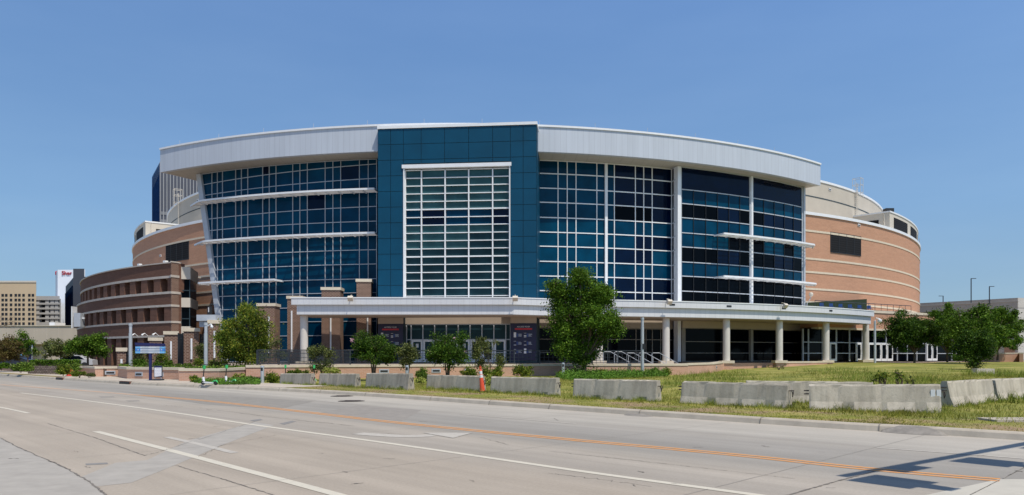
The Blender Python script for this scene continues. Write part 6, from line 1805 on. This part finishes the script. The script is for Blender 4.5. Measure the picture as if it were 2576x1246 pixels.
b = MB().face([(lx, ly - .15, zt_ - 9), (cx_, 371.8, zt_ - 5), (cx_, 371.8, zt_ + 0.3), (lx, ly - .15, zt_ - 1.6)]); b.build("crown_band", grg, t)
# tan hall with recessed doors
hall = plain('hall_concrete', (0.44, 0.385, 0.325), 0.9, 0.10, 0.35, stretch=(1, 1, 0.25))
hd = 120.0; s = hd / F; X = lambda px: P(px, 0, hd).x; Z = lambda y: E((895 - y) * s)
t = thing("concrete_hall", "low tan concrete hall with tall recessed doors behind the small trees", "building", (X(100), hd, 0))
b = MB()
xs = [X(-80), X(72), X(116), X(155), X(200), X(262)]
for k in (0, 2, 4): b.box(xs[k], xs[k + 1], hd, hd + 30, -0.5, Z(866))
b.box(xs[0], xs[-1], hd, hd + 30, Z(866), Z(820.5))
b.build("wall", hall, t)
MB().box(xs[0], xs[-1], hd - .15, hd + 30, Z(820.5), Z(819)).build("coping", M['cream'], t)
for k in (1, 3): MB().box(xs[k], xs[k + 1], hd + 1.4, hd + 2, -0.5, Z(866)).build("door", hall, t)
for px in (46, 86, 118, 148): MB().box(X(px) - .04, X(px) + .04, hd - .02, hd, Z(866), Z(820.6)).build("panel_joint", M['stoneB'], t)
for (a_, c_, top) in ((40, 68, 815.5), (66, 80, 807)): MB().box(X(a_), X(c_), hd + 6, hd + 9, Z(820), Z(top)).build("roof_unit", M['white'], t)
# low stone wall and mulch at the far left
sw = brick('rough_stone', (0.20, 0.15, 0.12), (0.34, 0.27, 0.22), (0.08, 0.06, 0.05), 0.35, 0.14, 0.03)
p0, p1 = P(70, 921, 64), P(152, 921, 62)
t = MB().hexa([Vector((p0.x, p0.y, 0)), Vector((p1.x, p1.y, 0)), Vector((p1.x, p1.y + .5, 0)), Vector((p0.x, p0.y + .5, 0)), Vector((p0.x, p0.y, .85)), Vector((p1.x, p1.y, .85)), Vector((p1.x, p1.y + .5, .85)), Vector((p0.x, p0.y + .5, .85))]).build("stone_wall", sw); recenter(t)
tag(t, "low rough stone wall below the clipped hedge at the left", "wall")
b = MB(); strip(b, [3.6, 6, 10, 16], lambda x, y, s: 0.17 + 0.03 * (s - 3.6), len(KL) - 30, len(KL) - 6)
tag(b.build("mulch_bed", soil), kind='structure')
b = MB(); strip(b, [0.30, 1.1], lambda x, y, s: 0.170, len(KL) - 18, len(KL) - 8)
tag(b.build("verge_strip", gm), kind='structure')
# banner pole, small blue sign, cars, small cone base
p = P(81, 915, 78); t = thing("banner_pole", "white pole with a hanging blue banner before the tan hall", "banner pole", (p.x, p.y, 0.6))
MB().tube([(p.x, p.y, .3), (p.x, p.y, E((895 - 868) * 78 / F))], 0.07, 8).build("pole", M['white'], t)
zt2 = E((895 - 871) * 78 / F); MB().box(p.x - .45, p.x - .08, p.y - .02, p.y + .02, zt2 - 1.4, zt2).build("banner", navy, t)
MB().bar((p.x - .5, p.y, zt2 + .02), (p.x, p.y, zt2 + .02), .05, .05).build("arm", M['white'], t)
p = P(49, 915, 74); t = thing("small_sign", "small blue sign on a short dark post by the street trees", "sign", (p.x, p.y, .4))
MB().tube([(p.x, p.y, .2), (p.x, p.y, 1.6)], .05, 6).build("post", M['dark'], t)
sp_ = MB().box(p.x - .22, p.x + .22, p.y - .05, p.y + .05, E(8 * 74 / F * -0.05), E((895 - 886) * 74 / F)).build("sign_panel", lblue, t)
MB().box(p.x - .24, p.x + .24, p.y - .06, p.y + .06, E((895 - 887.5) * 74 / F), E((895 - 885) * 74 / F)).build("header", navy, t)
def car(lab, px, d, colr, rz):
    p = P(px, 905, d); t = thing("parked_car", lab, "car", (p.x, p.y, 0.35), "cars beyond the hedge"); BASE[t] = Vector((0, 0, 0))
    b = MB()
    prof = [(-2.2, .35), (-2.2, .75), (-1.4, .95), (-0.7, 1.42), (0.8, 1.45), (1.6, 1.0), (2.2, .9), (2.25, .35)]
    n = len(prof)
    L = [Vector((x, -.85 + (.12 if z > 1.1 else 0), z)) for x, z in prof]; R = [Vector((x, .85 - (.12 if z > 1.1 else 0), z)) for x, z in prof]
    b.face(L); b.face(R[::-1])
    for k in range(n): b.face([L[k], R[k], R[(k + 1) % n], L[(k + 1) % n]])
    b.build("body", plain(lab[:9].replace(' ', '_') + '_paint', colr, 0.3, 0.03), t)
    for y in (-.80, .80): MB().hexa([Vector((-1.1, y - .06, .95)), Vector((1.4, y - .06, .98)), Vector((1.4, y + .06, .98)), Vector((-1.1, y + .06, .95)), Vector((-.7, y * .92 - .06, 1.36)), Vector((.8, y * .92 - .06, 1.38)), Vector((.8, y * .92 + .06, 1.38)), Vector((-.7, y * .92 + .06, 1.36))]).build("window", M['black'], t)
    for x in (-1.35, 1.4):
        for y in (-.8, .8): MB().tube([(x, y - .1, .33), (x, y + .1, .33)], .33, 14).build("wheel", wheelm, t)
    t.rotation_euler = (0, 0, rz)
car("dark blue car half hidden by the reddish tree at the left edge", 34, 88, (0.02, 0.025, 0.04), 0.1)
car("white car half hidden behind the end of the clipped hedge", 186, 84, (0.5, 0.5, 0.5), 0.2)
